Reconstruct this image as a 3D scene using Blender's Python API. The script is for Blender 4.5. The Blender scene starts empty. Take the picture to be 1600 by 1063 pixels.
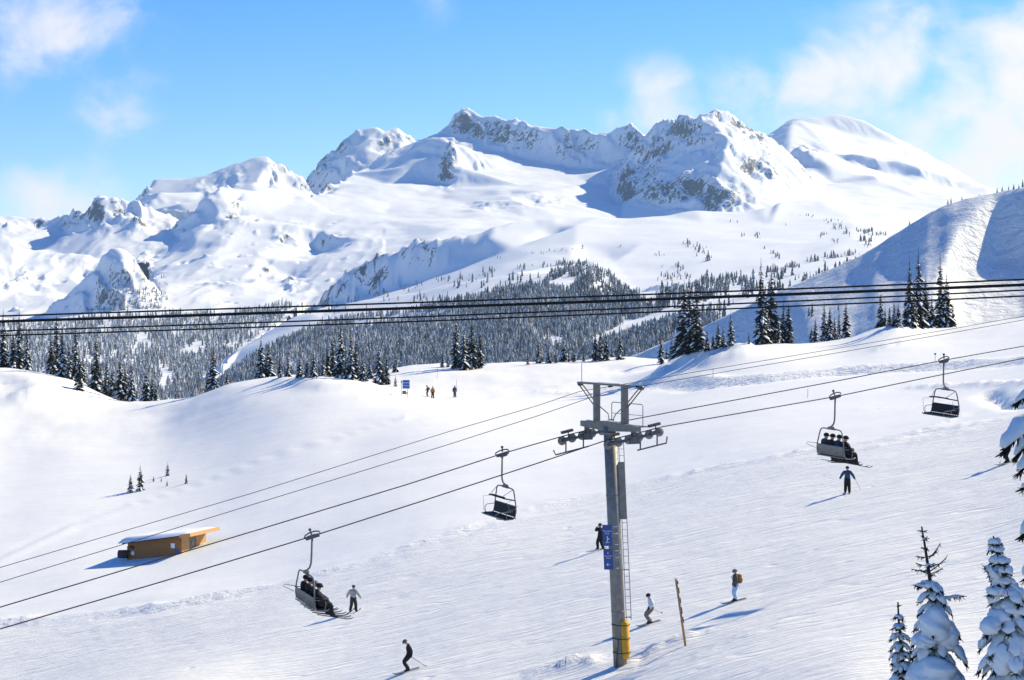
import bpy, math, random
import numpy as np
from mathutils import Vector, Matrix, Euler
from mathutils.geometry import delaunay_2d_cdt

# ---------------------------------------------------------------- camera
F, CX, HY = 2986.0, 800.0, 480.0          # focal length in photo pixels, optical axis column, eye-level row
SC = bpy.context.scene
COL = SC.collection
camd = bpy.data.cameras.new('camera'); cam = bpy.data.objects.new('camera', camd); COL.objects.link(cam)
cam.location = (0, 0, 0); cam.rotation_euler = (math.radians(90), 0, 0)
camd.sensor_fit = 'HORIZONTAL'; camd.sensor_width = 36.0; camd.lens = 36.0*F/1600.0
camd.shift_y = -(531.5-HY)/1600.0
camd.clip_start = 0.5; camd.clip_end = 60000
SC.camera = cam

# ---------------------------------------------------------------- light
SUN_AZ, SUN_EL = math.radians(57), math.radians(34)     # azimuth measured from +Y towards +X
SUN_DIR = Vector((math.cos(SUN_EL)*math.sin(SUN_AZ), math.cos(SUN_EL)*math.cos(SUN_AZ), math.sin(SUN_EL)))
sd = bpy.data.lights.new('sun', 'SUN'); sun = bpy.data.objects.new('sun', sd); COL.objects.link(sun)
sd.energy = 5.0; sd.angle = math.radians(0.5); sd.color = (1.0, 0.868, 0.55)
sun.rotation_euler = (-SUN_DIR).to_track_quat('-Z', 'Y').to_euler()
sun.location = SUN_DIR*200

world = bpy.data.worlds.new('World'); SC.world = world; world.use_nodes = True
def build_world():
    nt = world.node_tree; N = nt.nodes; L = nt.links; N.clear()
    out = N.new('ShaderNodeOutputWorld'); bg = N.new('ShaderNodeBackground'); bg.inputs['Strength'].default_value = 0.124
    sky = N.new('ShaderNodeTexSky'); sky.sky_type = 'NISHITA'; sky.sun_disc = False
    sky.sun_elevation = SUN_EL; sky.sun_rotation = SUN_AZ
    sky.altitude = 2000; sky.air_density = 1.0; sky.dust_density = 1.0; sky.ozone_density = 3.0
    hs = N.new('ShaderNodeHueSaturation'); hs.inputs['Saturation'].default_value = 1.42; hs.inputs['Value'].default_value = 1.0
    hs.inputs['Hue'].default_value = 0.511
    L.new(sky.outputs[0], hs.inputs['Color'])
    tc = N.new('ShaderNodeTexCoord')
    # clouds: soft noise over the direction vector, gathered in banks
    def math_n(op, a, b=None, clamp=False):
        m = N.new('ShaderNodeMath'); m.operation = op; m.use_clamp = clamp
        for i, v in enumerate((a, b)):
            if v is None: continue
            if isinstance(v, (int, float)): m.inputs[i].default_value = v
            else: L.new(v, m.inputs[i])
        return m.outputs[0]
    mp = N.new('ShaderNodeMapping'); mp.inputs['Scale'].default_value = (1, 1, 1.25); L.new(tc.outputs['Generated'], mp.inputs['Vector'])
    n1 = N.new('ShaderNodeTexNoise'); n1.inputs['Scale'].default_value = 19.0; n1.inputs['Detail'].default_value = 8; n1.inputs['Roughness'].default_value = 0.58
    n1.inputs['Distortion'].default_value = 0.25
    L.new(mp.outputs[0], n1.inputs['Vector'])
    n2 = N.new('ShaderNodeTexNoise'); n2.inputs['Scale'].default_value = 2.6; n2.inputs['Detail'].default_value = 2
    L.new(mp.outputs[0], n2.inputs['Vector'])
    bank = None
    for (px, py, r, w) in [(1160,140,.024,.60),(1280,135,.030,.70),(1400,112,.032,.95),(1490,160,.042,.88),(1600,140,.042,.88),(1540,245,.055,.90),(1430,205,.045,.82),(1340,150,.034,.72),(1035,180,.026,.70),(955,182,.014,.42),
                           (185,158,.024,.58),(120,0,.050,.50),(20,30,.040,.48),(1730,180,.060,.8),(90,330,.040,.40),(700,8,.022,.24)]:
        v = Vector(((px-CX)/F, 1.0, (HY-py)/F)).normalized()
        vd = N.new('ShaderNodeVectorMath'); vd.operation = 'DISTANCE'; L.new(tc.outputs['Generated'], vd.inputs[0]); vd.inputs[1].default_value = v
        q = math_n('DIVIDE', vd.outputs['Value'], r); q = math_n('MULTIPLY', q, q); q = math_n('MULTIPLY', q, -1.0)
        q = math_n('EXPONENT', q); q = math_n('MULTIPLY', q, w)
        bank = q if bank is None else math_n('MAXIMUM', bank, q)
    n2r = N.new('ShaderNodeMapRange'); n2r.inputs['From Min'].default_value = 0.56; n2r.inputs['From Max'].default_value = 0.8; L.new(n2.outputs['Fac'], n2r.inputs['Value'])
    # elsewhere: scattered banks, outside the patch of sky in the picture too
    fr = N.new('ShaderNodeVectorMath'); fr.operation = 'DISTANCE'; L.new(tc.outputs['Generated'], fr.inputs[0]); fr.inputs[1].default_value = Vector((0,1,.1)).normalized()
    frm = N.new('ShaderNodeMapRange'); frm.inputs['From Min'].default_value = 0.3; frm.inputs['From Max'].default_value = 0.5; L.new(fr.outputs['Value'], frm.inputs['Value'])
    oth = math_n('MULTIPLY', n2r.outputs[0], frm.outputs[0])
    bank = math_n('MAXIMUM', bank, oth)
    d = math_n('MULTIPLY', math_n('SUBTRACT', n1.outputs['Fac'], 0.5), 1.9)
    c = math_n('ADD', bank, math_n('MULTIPLY', d, math_n('MINIMUM', math_n('MULTIPLY', bank, 3.0), 1.0)))
    cr = N.new('ShaderNodeMapRange'); cr.interpolation_type = 'SMOOTHSTEP'; cr.inputs['From Min'].default_value = 0.12; cr.inputs['From Max'].default_value = 0.95
    cr.inputs['To Max'].default_value = 0.92; L.new(c, cr.inputs['Value'])
    mix = N.new('ShaderNodeMix'); mix.data_type = 'RGBA'; L.new(cr.outputs[0], mix.inputs['Factor'])
    L.new(hs.outputs[0], mix.inputs['A']); mix.inputs['B'].default_value = (6.4, 5.9, 5.7, 1)
    L.new(mix.outputs['Result'], bg.inputs['Color']); L.new(bg.outputs[0], out.inputs['Surface'])
build_world()
world.cycles.sampling_method = 'MANUAL'; world.cycles.sample_map_resolution = 256
vs = SC.view_settings
vs.view_transform = 'Standard'; vs.look = 'None'; vs.gamma = 1.0; vs.use_curve_mapping = False; vs.exposure = 0.58
SC.cycles.max_bounces = 5; SC.cycles.diffuse_bounces = 1; SC.cycles.volume_bounces = 0

# ---------------------------------------------------------------- helpers
random.seed(7); RNG = np.random.default_rng(11)
def P(px, py, d): return Vector(((px-CX)/F*d, d, (HY-py)/F*d))
def tag(o, label=None, cat=None, group=None, kind=None):
    if label: o['label'] = label
    if cat: o['category'] = cat
    if group: o['group'] = group
    if kind: o['kind'] = kind
    return o
def empty(name, loc=(0,0,0), rz=0.0, parent=None):
    o = bpy.data.objects.new(name, None); COL.objects.link(o); o.location = loc; o.rotation_euler = (0,0,rz)
    o.empty_display_size = 0.2
    if parent: o.parent = parent
    return o
def copy_tree(o, parent=None):
    c = o.copy(); COL.objects.link(c); c.parent = parent
    for ch in list(o.children): copy_tree(ch, c)
    return c

_perm = {}
def perlin(x, y, seed=0):
    if seed not in _perm:
        r = np.random.default_rng(seed+1000); p = r.permutation(512); a = r.uniform(0, 2*math.pi, 512); _perm[seed] = (p, np.cos(a), np.sin(a))
    p, ca, sa = _perm[seed]
    xi = np.floor(x).astype(np.int64); yi = np.floor(y).astype(np.int64); xf = x-xi; yf = y-yi
    def g(ix, iy, fx, fy):
        h = p[(p[ix & 511]+iy) & 511]; return ca[h]*fx+sa[h]*fy
    u = xf*xf*xf*(xf*(xf*6-15)+10); v = yf*yf*yf*(yf*(yf*6-15)+10)
    a = g(xi,yi,xf,yf); b = g(xi+1,yi,xf-1,yf); c = g(xi,yi+1,xf,yf-1); d = g(xi+1,yi+1,xf-1,yf-1)
    return (a+(b-a)*u)+((c+(d-c)*u)-(a+(b-a)*u))*v
def fbm(x, y, octs=5, seed=0, gain=0.5):
    s = 0; a = 1.0
    for i in range(octs):
        s = s+a*perlin(x, y, seed+i); x = x*2.03+17.1; y = y*2.03-9.7; a *= gain
    return s
def ridged(x, y, octs=5, seed=0, gain=0.5):
    s = 0; a = 1.0; w = 1.0
    for i in range(octs):
        n = 1-np.abs(perlin(x, y, seed+i))*1.8; n = n*n*w; w = np.clip(n*1.5, 0, 1)
        s = s+a*n; x = x*2.1+3.3; y = y*2.1+8.1; a *= gain
    return s
def blur(z, sig, axis):
    if sig <= 0: return z
    r = int(3*sig+1); k = np.exp(-0.5*(np.arange(-r, r+1)/sig)**2); k /= k.sum()
    pad = [(0,0),(0,0)]; pad[axis] = (r, r); zp = np.pad(z, pad, mode='edge'); out = np.zeros_like(z); n = z.shape[axis]
    for i, w in enumerate(k):
        out += w*(zp[i:i+n, :] if axis == 0 else zp[:, i:i+n])
    return out
def smooth01(x, a, b):
    t = np.clip((x-a)/(b-a), 0, 1); return t*t*(3-2*t)

def mesh_np(name, V, faces, mat=None, smooth=True, attrs=None, parent=None):
    V = np.asarray(V, dtype=np.float32); faces = np.asarray(faces, dtype=np.int32); k = faces.shape[1]
    me = bpy.data.meshes.new(name); me.vertices.add(len(V)); me.vertices.foreach_set('co', V.ravel())
    me.loops.add(faces.size); me.loops.foreach_set('vertex_index', faces.ravel())
    me.polygons.add(len(faces)); me.polygons.foreach_set('loop_start', np.arange(0, faces.size, k, dtype=np.int32))
    me.polygons.foreach_set('use_smooth', np.full(len(faces), smooth))
    me.update(calc_edges=True)
    for an, av in (attrs or {}).items():
        a = me.attributes.new(an, 'FLOAT', 'POINT'); a.data.foreach_set('value', np.asarray(av, dtype=np.float32).ravel())
    if mat: me.materials.append(mat)
    o = bpy.data.objects.new(name, me); COL.objects.link(o)
    if parent: o.parent = parent
    return o

# ---------------------------------------------------------------- materials
class NT:
    def __init__(s, name):
        s.m = bpy.data.materials.new(name); s.m.use_nodes = True; s.t = s.m.node_tree; s.N = s.t.nodes; s.L = s.t.links
        s.b = s.N['Principled BSDF']; s.out = s.N['Material Output']
    def n(s, typ, **kw):
        x = s.N.new(typ)
        for k, v in kw.items(): setattr(x, k, v)
        return x
    def set(s, node, **kw):
        for k, v in kw.items():
            k = k.replace('_', ' ')
            if hasattr(v, 'is_output') or isinstance(v, bpy.types.NodeSocket): s.L.new(v, node.inputs[k])
            else: node.inputs[k].default_value = v
        return node
    def math(s, op, a, b=None, clamp=False):
        m = s.N.new('ShaderNodeMath'); m.operation = op; m.use_clamp = clamp
        for i, v in enumerate((a, b)):
            if v is None: continue
            if isinstance(v, (int, float)): m.inputs[i].default_value = v
            else: s.L.new(v, m.inputs[i])
        return m.outputs[0]
    def noise(s, scale, detail=4, rough=0.5, vec=None, mapscale=None, rot=None, dist=0.0):
        t = s.n('ShaderNodeTexNoise'); t.inputs['Scale'].default_value = scale; t.inputs['Detail'].default_value = detail; t.inputs['Roughness'].default_value = rough
        t.inputs['Distortion'].default_value = dist
        if vec is None:
            vec = s.N.new('ShaderNodeTexCoord').outputs['Object']
        if mapscale or rot:
            mp = s.n('ShaderNodeMapping'); s.L.new(vec, mp.inputs['Vector'])
            if mapscale: mp.inputs['Scale'].default_value = mapscale
            if rot: mp.inputs['Rotation'].default_value = rot
            vec = mp.outputs[0]
        s.L.new(vec, t.inputs['Vector']); return t.outputs['Fac']
    def ramp(s, fac, a, b, smooth=True):
        r = s.n('ShaderNodeMapRange'); r.interpolation_type = 'SMOOTHSTEP' if smooth else 'LINEAR'
        r.inputs['From Min'].default_value = a; r.inputs['From Max'].default_value = b; s.L.new(fac, r.inputs['Value']); return r.outputs[0]
    def mix(s, fac, a, b):
        m = s.n('ShaderNodeMix', data_type='RGBA')
        for nm, v in (('Factor', fac), ('A', a), ('B', b)):
            if isinstance(v, (int, float)): m.inputs[nm].default_value = v
            elif isinstance(v, tuple): m.inputs[nm].default_value = (*v, 1) if len(v) == 3 else v
            else: s.L.new(v, m.inputs[nm])
        return m.outputs['Result']
    def bump(s, h, strength, dist, prev=None):
        b = s.n('ShaderNodeBump'); 
        if isinstance(strength, (int, float)): b.inputs['Strength'].default_value = strength
        else: s.L.new(strength, b.inputs['Strength'])
        b.inputs['Distance'].default_value = dist; s.L.new(h, b.inputs['Height'])
        if prev is not None: s.L.new(prev, b.inputs['Normal'])
        return b.outputs[0]
    def attr(s, name):
        a = s.n('ShaderNodeAttribute'); a.attribute_name = name; return a.outputs['Fac']

SNOW = (0.84, 0.87, 0.92)
def simple_mat(name, col, rough=0.6, metal=0.0, spec=0.3, var=0.12, scale=6.0, bump=0.0):
    t = NT(name); n = t.noise(scale, 5, 0.6)
    c2 = tuple(min(1, c*(1+var)) for c in col); c1 = tuple(c*(1-var) for c in col)
    t.L.new(t.mix(t.ramp(n, 0.3, 0.7), c1, c2), t.b.inputs['Base Color'])
    t.b.inputs['Roughness'].default_value = rough; t.b.inputs['Metallic'].default_value = metal; t.b.inputs['Specular IOR Level'].default_value = spec
    if bump > 0: t.L.new(t.bump(n, 0.5, bump), t.b.inputs['Normal'])
    return t.m

def mountain_material():
    t = NT('mountain_snow_and_rock')
    geo = t.n('ShaderNodeNewGeometry'); sep = t.n('ShaderNodeSeparateXYZ'); t.L.new(geo.outputs['Normal'], sep.inputs[0])
    rock = t.attr('rock'); pos = geo.outputs['Position']
    n1 = t.noise(0.055, 8, 0.70, pos, (1, 1, 0.5), dist=0.9); n2 = t.noise(0.16, 4, 0.6, pos)
    steep = t.math('SUBTRACT', 1.0, sep.outputs['Z'])
    v = t.math('ADD', t.math('MULTIPLY', steep, 0.55), t.math('MULTIPLY', rock, 0.42))
    v = t.math('ADD', v, t.math('MULTIPLY', t.math('SUBTRACT', n1, 0.5), 1.3))
    v = t.math('ADD', v, t.math('MULTIPLY', t.math('SUBTRACT', n2, 0.5), 0.5))
    f = t.ramp(v, 0.44, 0.56)
    f = t.math('MULTIPLY', f, t.ramp(rock, 0.05, 0.35))
    rc = t.mix(n2, (0.052, 0.058, 0.072), (0.17, 0.182, 0.205))
    t.L.new(t.mix(f, SNOW, rc), t.b.inputs['Base Color'])
    t.b.inputs['Roughness'].default_value = 0.75; t.b.inputs['Specular IOR Level'].default_value = 0.15
    b1 = t.noise(0.03, 6, 0.55, pos)
    st = t.math('ADD', t.math('MULTIPLY', rock, 0.6), 0.04)
    t.L.new(t.bump(n1, st, 7.0, t.bump(b1, 0.12, 4.0)), t.b.inputs['Normal'])
    return t.m
M_MOUNT = mountain_material()

def near_snow_material():
    t = NT('piste_snow'); geo = t.n('ShaderNodeNewGeometry'); pos = geo.outputs['Position']
    tr = t.attr('tracked'); rg = t.attr('rough')
    rot = (0, 0, math.radians(-8))
    s1 = t.noise(1.0, 6, 0.62, pos, (0.22, 1.9, 0.6), rot, 0.3)
    s2 = t.noise(1.0, 5, 0.6, pos, (0.9, 5.5, 1.0), (0,0,math.radians(10)), 0.2)
    s3 = t.noise(0.9, 6, 0.6, pos)
    w = t.noise(0.10, 4, 0.5, pos, (0.6, 1.4, 1))
    h1 = t.math('ADD', s1, t.math('MULTIPLY', s2, 0.6))
    st = t.math('ADD', 0.05, t.math('MULTIPLY', tr, 0.55))
    ln = None                                                        # single ski tracks crossing the piste
    for (sx, sy, ang, wd) in ((.020,.55,-9,.020),(.022,.45,13,.016),(.03,.38,38,.014),(.018,.9,-3,.022)):
        n_ = t.noise(1.0, 1, 0.4, pos, (sx, sy, .2), (0,0,math.radians(ang)), 0.15)
        l_ = t.math('SUBTRACT', 1.0, t.ramp(t.math('ABSOLUTE', t.math('SUBTRACT', n_, 0.5)), 0.0, wd)); ln = l_ if ln is None else t.math('MAXIMUM', ln, l_)
    ln = t.math('MULTIPLY', ln, t.math('ADD', 0.12, t.math('MULTIPLY', tr, 0.88)))
    nb = t.bump(ln, 0.45, -0.10, t.bump(h1, st, 0.30))
    nb = t.bump(s3, t.math('ADD', t.math('ADD', 0.08, t.math('MULTIPLY', tr, 0.10)), t.math('MULTIPLY', rg, 0.8)), 0.35, nb)
    nb = t.bump(w, 0.25, 0.9, nb)
    c = t.mix(t.math('MULTIPLY', tr, t.ramp(s1, 0.45, 0.75)), (0.87, 0.878, 0.882), (0.80, 0.81, 0.825))
    t.L.new(c, t.b.inputs['Base Color']); t.b.inputs['Roughness'].default_value = 0.6; t.b.inputs['Specular IOR Level'].default_value = 0.22
    t.L.new(nb, t.b.inputs['Normal'])
    return t.m
M_PISTE = near_snow_material()
def hill_material():
    t = NT('skied_hill_snow'); geo = t.n('ShaderNodeNewGeometry'); pos = geo.outputs['Position']
    s1 = t.noise(1.0, 6, 0.62, pos, (0.10, 0.32, 0.25), (0,0,math.radians(35)), 0.8)
    s2 = t.noise(0.22, 5, 0.6, pos, None, None, 1.0)
    t.L.new(t.bump(s1, 0.9, 2.0, t.bump(s2, 0.6, 2.0)), t.b.inputs['Normal'])
    t.L.new(t.mix(s1, (0.78, 0.81, 0.86), (0.85, 0.875, 0.92)), t.b.inputs['Base Color']); t.b.inputs['Roughness'].default_value = 0.65
    t.b.inputs['Specular IOR Level'].default_value = 0.2
    return t.m
M_HILL = hill_material()
# ================================================================ terrain
class Grid:
    def __init__(s, px0, px1, npx, d0, d1, nd, geom=False):
        s.px = np.linspace(px0, px1, npx)
        s.d = np.geomspace(d0, d1, nd) if geom else np.linspace(d0, d1, nd)
        s.PX, s.D = np.meshgrid(s.px, s.d)             # rows = depth
        s.X = (s.PX-CX)/F*s.D; s.z = np.full(s.PX.shape, -400.0)
    def py(s): return HY-F*s.z/s.D
    def finish_vis(s):                                  # nearest depth at which each column reaches a given row
        s.cm = np.minimum.accumulate(s.py(), axis=0)
    def hit(s, px, py):
        c = (px-s.px[0])/(s.px[1]-s.px[0]); i = int(np.clip(round(c), 0, len(s.px)-1))
        col = s.cm[:, i]; k = int(np.argmax(col <= py))
        if col[k] > py: return None
        if k == 0: return s.d[0]
        a, b = s.py()[k-1, i] if False else col[k-1], col[k]
        t = 0 if a == b else (a-py)/(a-b); return float(s.d[k-1]+(s.d[k]-s.d[k-1])*np.clip(t, 0, 1))
    def height(s, x, d):
        px = x/d*F+CX; c = np.clip((px-s.px[0])/(s.px[1]-s.px[0]), 0, len(s.px)-1.001); i = int(c); fx = c-i
        k = int(np.clip(np.searchsorted(s.d, d)-1, 0, len(s.d)-2)); fy = (d-s.d[k])/(s.d[k+1]-s.d[k]); fy = min(1, max(0, fy))
        z = s.z; return float((z[k,i]*(1-fx)+z[k,i+1]*fx)*(1-fy)+(z[k+1,i]*(1-fx)+z[k+1,i+1]*fx)*fy)
    def ground(s, px, py):
        d = s.hit(px, py)
        if d is None: return None
        x = (px-CX)/F*d; return Vector((x, d, s.height(x, d)))
    def build(s, name, mat, attrs=None, zmin=-390):
        nr, nc = s.z.shape
        V = np.stack([s.X, s.D, s.z], -1).reshape(-1, 3); idx = np.arange(nr*nc).reshape(nr, nc)
        Q = np.stack([idx[:-1,:-1], idx[:-1,1:], idx[1:,1:], idx[1:,:-1]], -1).reshape(-1, 4)
        ok = s.z.reshape(-1) > zmin; Q = Q[ok[Q].all(1)]
        o = mesh_np(name, V, Q, mat, True, attrs); tag(o, kind='structure'); return o

def layer(g, skyline, lines, pts=(), sig=1.5, back=1.1, km=1000.0):
    """triangulate ridge, edge and valley lines given as (column, row, km) and rasterise to the grid"""
    V = []; Z = []; E = []
    def add(p):
        px, py, d = p; d = d*km; V.append(Vector((px*1.8, d))); Z.append((HY-py)/F*d); return len(V)-1
    def addl(l):
        ids = [add(p) for p in l]
        for a, b in zip(ids, ids[1:]): E.append((a, b))
    full = []; dd = None
    for p in skyline:
        dd = p[2] if len(p) > 2 else dd; full.append((p[0], p[1], dd))
    addl(full)
    for run, drop in ((120, 1.0), (700, 0.75)):
        for (px, py, d) in full:
            V.append(Vector((px*1.8, d*km+run))); Z.append((HY-py)/F*d*km-run*drop*back)
    for l in lines:
        o = []; dd = None
        for p in l:
            dd = p[2] if len(p) > 2 else dd; o.append((p[0], p[1], dd))
        addl(o)
    for p in pts: add(p)
    vo, eo, fo, ov, oe, of = delaunay_2d_cdt(V, E, [], 0, 1e-4)
    zz = []
    for i, v in enumerate(vo):
        if ov[i]: zz.append(max(Z[j] for j in ov[i]))
        else:
            dist = [((v-V[j]).length, j) for j in range(len(V))]; dist.sort(); w = [(1/(q+1e-3), j) for q, j in dist[:2]]
            zz.append(sum(a*Z[j] for a, j in w)/sum(a for a, j in w))
    zl = np.full(g.z.shape, np.nan); x0, dx = g.px[0]*1.8, (g.px[1]-g.px[0])*1.8
    for f in fo:
        a, b, c = (vo[i] for i in f); za, zb, zc = (zz[i] for i in f)
        den = (b.y-c.y)*(a.x-c.x)+(c.x-b.x)*(a.y-c.y)
        if abs(den) < 1e-9: continue
        i0 = max(0, int(math.floor((min(a.x,b.x,c.x)-x0)/dx))); i1 = min(len(g.px), int(math.ceil((max(a.x,b.x,c.x)-x0)/dx))+2)
        k0 = max(0, int(np.searchsorted(g.d, min(a.y,b.y,c.y)))-1); k1 = min(len(g.d), int(np.searchsorted(g.d, max(a.y,b.y,c.y)))+1)
        if i0 >= i1 or k0 >= k1: continue
        xs = g.px[i0:i1][None,:]*1.8; ds = g.d[k0:k1][:,None]
        w0 = ((b.y-c.y)*(xs-c.x)+(c.x-b.x)*(ds-c.y))/den; w1 = ((c.y-a.y)*(xs-c.x)+(a.x-c.x)*(ds-c.y))/den; w2 = 1-w0-w1
        m = (w0 >= -1e-6) & (w1 >= -1e-6) & (w2 >= -1e-6)
        sub = zl[k0:k1, i0:i1]; sub[m] = (w0*za+w1*zb+w2*zc)[m]
    ok = ~np.isnan(zl); zf = np.where(ok, zl, 0.0); wt = ok.astype(float)
    zb = blur(blur(zf, sig, 0), sig, 1); wb = blur(blur(wt, sig, 0), sig, 1)
    zs = np.where(ok, zb/np.maximum(wb, 1e-6), -400.0)
    g.z = np.maximum(g.z, zs)

# ---------------- the far massif
GA = Grid(-620, 1710, 930, 3650, 7500, 500)
layer(GA,  # glacier dome on the right
  [(1180,222,7.0),(1195,215),(1212,203),(1226,194),(1238,183),(1247,179),(1256,183),(1275,181),(1300,178),(1322,178),(1345,184),(1370,198),(1392,210),(1420,222),(1450,240),(1480,257),(1510,275),(1535,290),(1600,312),(1720,345)],
  [[(1332,240,6.3),(1345,238),(1365,242),(1385,252),(1405,251),(1430,257),(1460,270),(1500,283,6.35),(1540,294,6.4)],
   [(1334,256,6.27),(1360,263,6.265),(1385,268,6.265),(1400,276,6.255),(1440,279,6.25),(1470,290,6.27),(1505,297,6.32)],
   [(1232,240,6.22),(1246,226,6.2),(1262,236,6.16),(1282,250,6.1),(1298,262,6.05)],
   [(1234,247,6.17),(1256,250,6.12),(1270,262,6.08)],
   [(1226,194,6.96),(1238,188,6.9),(1248,186,6.9)],
   [(1360,283,5.93),(1367,275,5.95),(1374,283,5.92)],
   [(1405,222,6.9),(1430,238,6.9),(1460,258,6.88),(1500,280,6.85)],[(1410,230,6.86),(1440,252,6.84),(1480,274,6.82)]],
  [(1215,250,6.2),(1300,240,6.35),(1300,285,5.95),(1340,275,6.05),(1250,300,5.6),(1350,310,5.6),(1450,312,5.7),(1560,325,5.6),(1200,345,5.0),(1400,355,5.0),(1620,360,5.0),(1420,295,6.05),(1367,292,5.83)], 1.3)
layer(GA,  # pyramid peak
  [(985,246,5.9),(1012,206,5.75),(1022,197,5.7),(1030,188,5.65),(1045,173,5.55),(1060,166,5.5),(1075,165,5.45),(1083,172,5.43),(1100,175,5.42),(1125,171,5.42),(1140,178,5.45),(1155,188,5.5),(1170,196,5.55),(1185,203,5.6),(1205,214,5.7),(1235,235,5.75)],
  [[(1078,168,5.44),(1098,182,5.36),(1120,197,5.3),(1137,213,5.22),(1135,235,5.14),(1129,255,5.08),(1119,275,5.02),(1127,300,4.93),(1127,328,4.85),(1127,352,4.8)],
   [(985,250,5.80),(970,267,5.71),(945,288,5.58),(925,310,5.48),(905,345,5.40),(890,380,5.35)],
   [(1055,205,5.52),(1040,235,5.44),(1022,262,5.36),(1005,295,5.26),(985,320,5.16),(965,345,5.05)],
   [(1095,330,4.95),(1050,338,4.98),(1000,345,5.0)],
   [(1090,185,5.43),(1075,215,5.38),(1062,245,5.3)],
   [(1155,188,5.49),(1172,207,5.45),(1190,222,5.42)],[(1150,198,5.41),(1168,216,5.38),(1188,232,5.36)],
   [(1162,235,5.26),(1182,252,5.24),(1205,268,5.2)]],
  [(1160,290,5.0),(1215,285,5.15),(1180,310,4.92),(1225,325,4.9),(1150,340,4.76),(1250,262,5.5),(1260,305,5.25),(1280,335,4.95),(1200,352,4.7),(1300,360,4.75),(940,400,5.0),(1000,410,4.7),(1150,410,4.5),(1320,410,4.5),(1340,380,5.1)], 0.9)
layer(GA,  # long wall, glacier, hump and the white slopes left of it
  [(322,306,4.95),(340,295,5.0),(360,293,5.05),(400,297,5.1),(440,297,5.15),(465,304,5.17),(480,307,5.2),(500,298,5.4),(520,288,5.5),(545,271,5.8),(570,259,5.9),(600,243,6.05),(625,231,6.15),(650,219,6.25),(683,208,6.3),(695,193,6.32),(705,180,6.32),(714,169,6.32),(720,163,6.32),(733,164,6.28),(745,168,6.25),(758,174,6.22),(780,178,6.18),(800,182,6.14),(820,187,6.1),(850,191,6.05),(880,195,6.0),(910,197,5.96),(930,199,5.93),(950,198,5.9),(970,192,5.87),(985,188,5.85),(998,195,5.83),(1010,208,5.8),(1030,225,5.75)],
  [[(706,212,6.2),(722,216,6.18),(740,222,6.13),(760,231,6.08),(790,240,6.03),(820,250,5.98),(850,256,5.92),(900,262,5.86),(940,265,5.8),(970,262,5.76),(995,250,5.73)],
   [(640,226,6.1),(655,218,5.95),(672,212,5.85),(690,211,5.78),(703,217,5.74),(709,228,5.66),(712,243,5.6),(708,256,5.57),(706,270,5.53),(709,282,5.5)],
   [(636,240,5.86),(652,236,5.80),(672,240,5.74),(690,238,5.69),(698,250,5.64)],
   [(634,262,5.66),(650,280,5.62),(672,288,5.57),(692,290,5.53),(712,292,5.46)],
   [(628,290,5.45),(660,300,5.40),(690,307,5.33),(730,318,5.2)],
   [(322,306,4.95),(300,325),(272,345),(255,362),(236,384)],
   [(324,320,4.90),(308,335,4.90),(290,350,4.905),(265,370,4.92),(244,385,4.93)],
   [(755,300,5.33),(775,296,5.34),(800,298,5.34)],[(757,304,5.30),(778,303,5.3),(800,304,5.3)],
   [(770,318,5.1),(800,308,5.15),(840,300,5.25),(880,295,5.32)],[(772,326,5.07),(805,318,5.1),(845,310,5.2),(885,305,5.28)],
   [(345,328,4.84),(358,326,4.85),(372,333,4.83),(380,345,4.8)],[(346,332,4.825),(358,331,4.835),(371,339,4.81)],
   [(470,356,4.78),(490,358,4.82),(505,364,4.78),(514,372,4.70)],[(474,382,4.72),(490,392,4.72),(500,398,4.68)],
   [(402,415,4.38),(408,418,4.40),(416,430,4.36)],[(440,425,4.40),(455,418,4.42),(463,428,4.36)]],
  [(725,240,6.0),(760,252,5.85),(800,264,5.78),(850,282,5.6),(900,277,5.68),(940,288,5.5),(820,290,5.45),(860,312,5.2),(750,330,5.0),(820,340,4.9),(900,350,4.85),(740,270,5.65),
   (580,270,5.85),(600,290,5.6),(540,300,5.35),(610,320,5.2),(520,335,4.95),(600,345,4.9),(560,372,4.6),(640,370,4.6),(440,325,4.98),(400,345,4.85),(440,370,4.7),(530,395,4.5),(480,410,4.45),
   (330,345,4.8),(300,370,4.7),(270,395,4.65),(350,385,4.6),(400,400,4.5),(300,430,4.3),(360,440,4.2),(430,450,4.15),(500,460,4.1),(260,450,4.15),(300,480,3.9),(400,485,3.85),(480,480,3.95),(230,420,4.5),(600,420,4.2),(350,510,3.7),(250,510,3.75),(700,360,4.6),(800,360,4.6),(1000,305,5.5),(985,352,5.0),(1090,385,4.9),(1000,385,4.7),(880,385,4.6)], 1.3)
layer(GA,  # peak left of the wall
  [(462,310,6.3),(478,280,6.4),(492,262,6.45),(497,250,6.5),(510,238),(520,228),(530,222),(545,212),(552,206),(560,203),(578,199),(590,198),(600,205),(604,206),(612,202),(622,200),(632,206),(645,214),(665,230)],
  [[(475,312,6.28),(510,295,6.25),(540,280,6.22),(575,262,6.2),(620,245,6.25)],
   [(592,203,6.46),(575,216,6.40),(556,230,6.35),(536,246,6.31)],[(590,214,6.38),(570,232,6.32),(548,248,6.28)],
   [(606,208,6.46),(607,220,6.41),(600,236,6.36)],[(622,205,6.46),(628,222,6.40)]],
  [(480,330,5.9),(560,300,5.9),(640,260,6.0)], 0.9)
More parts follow.
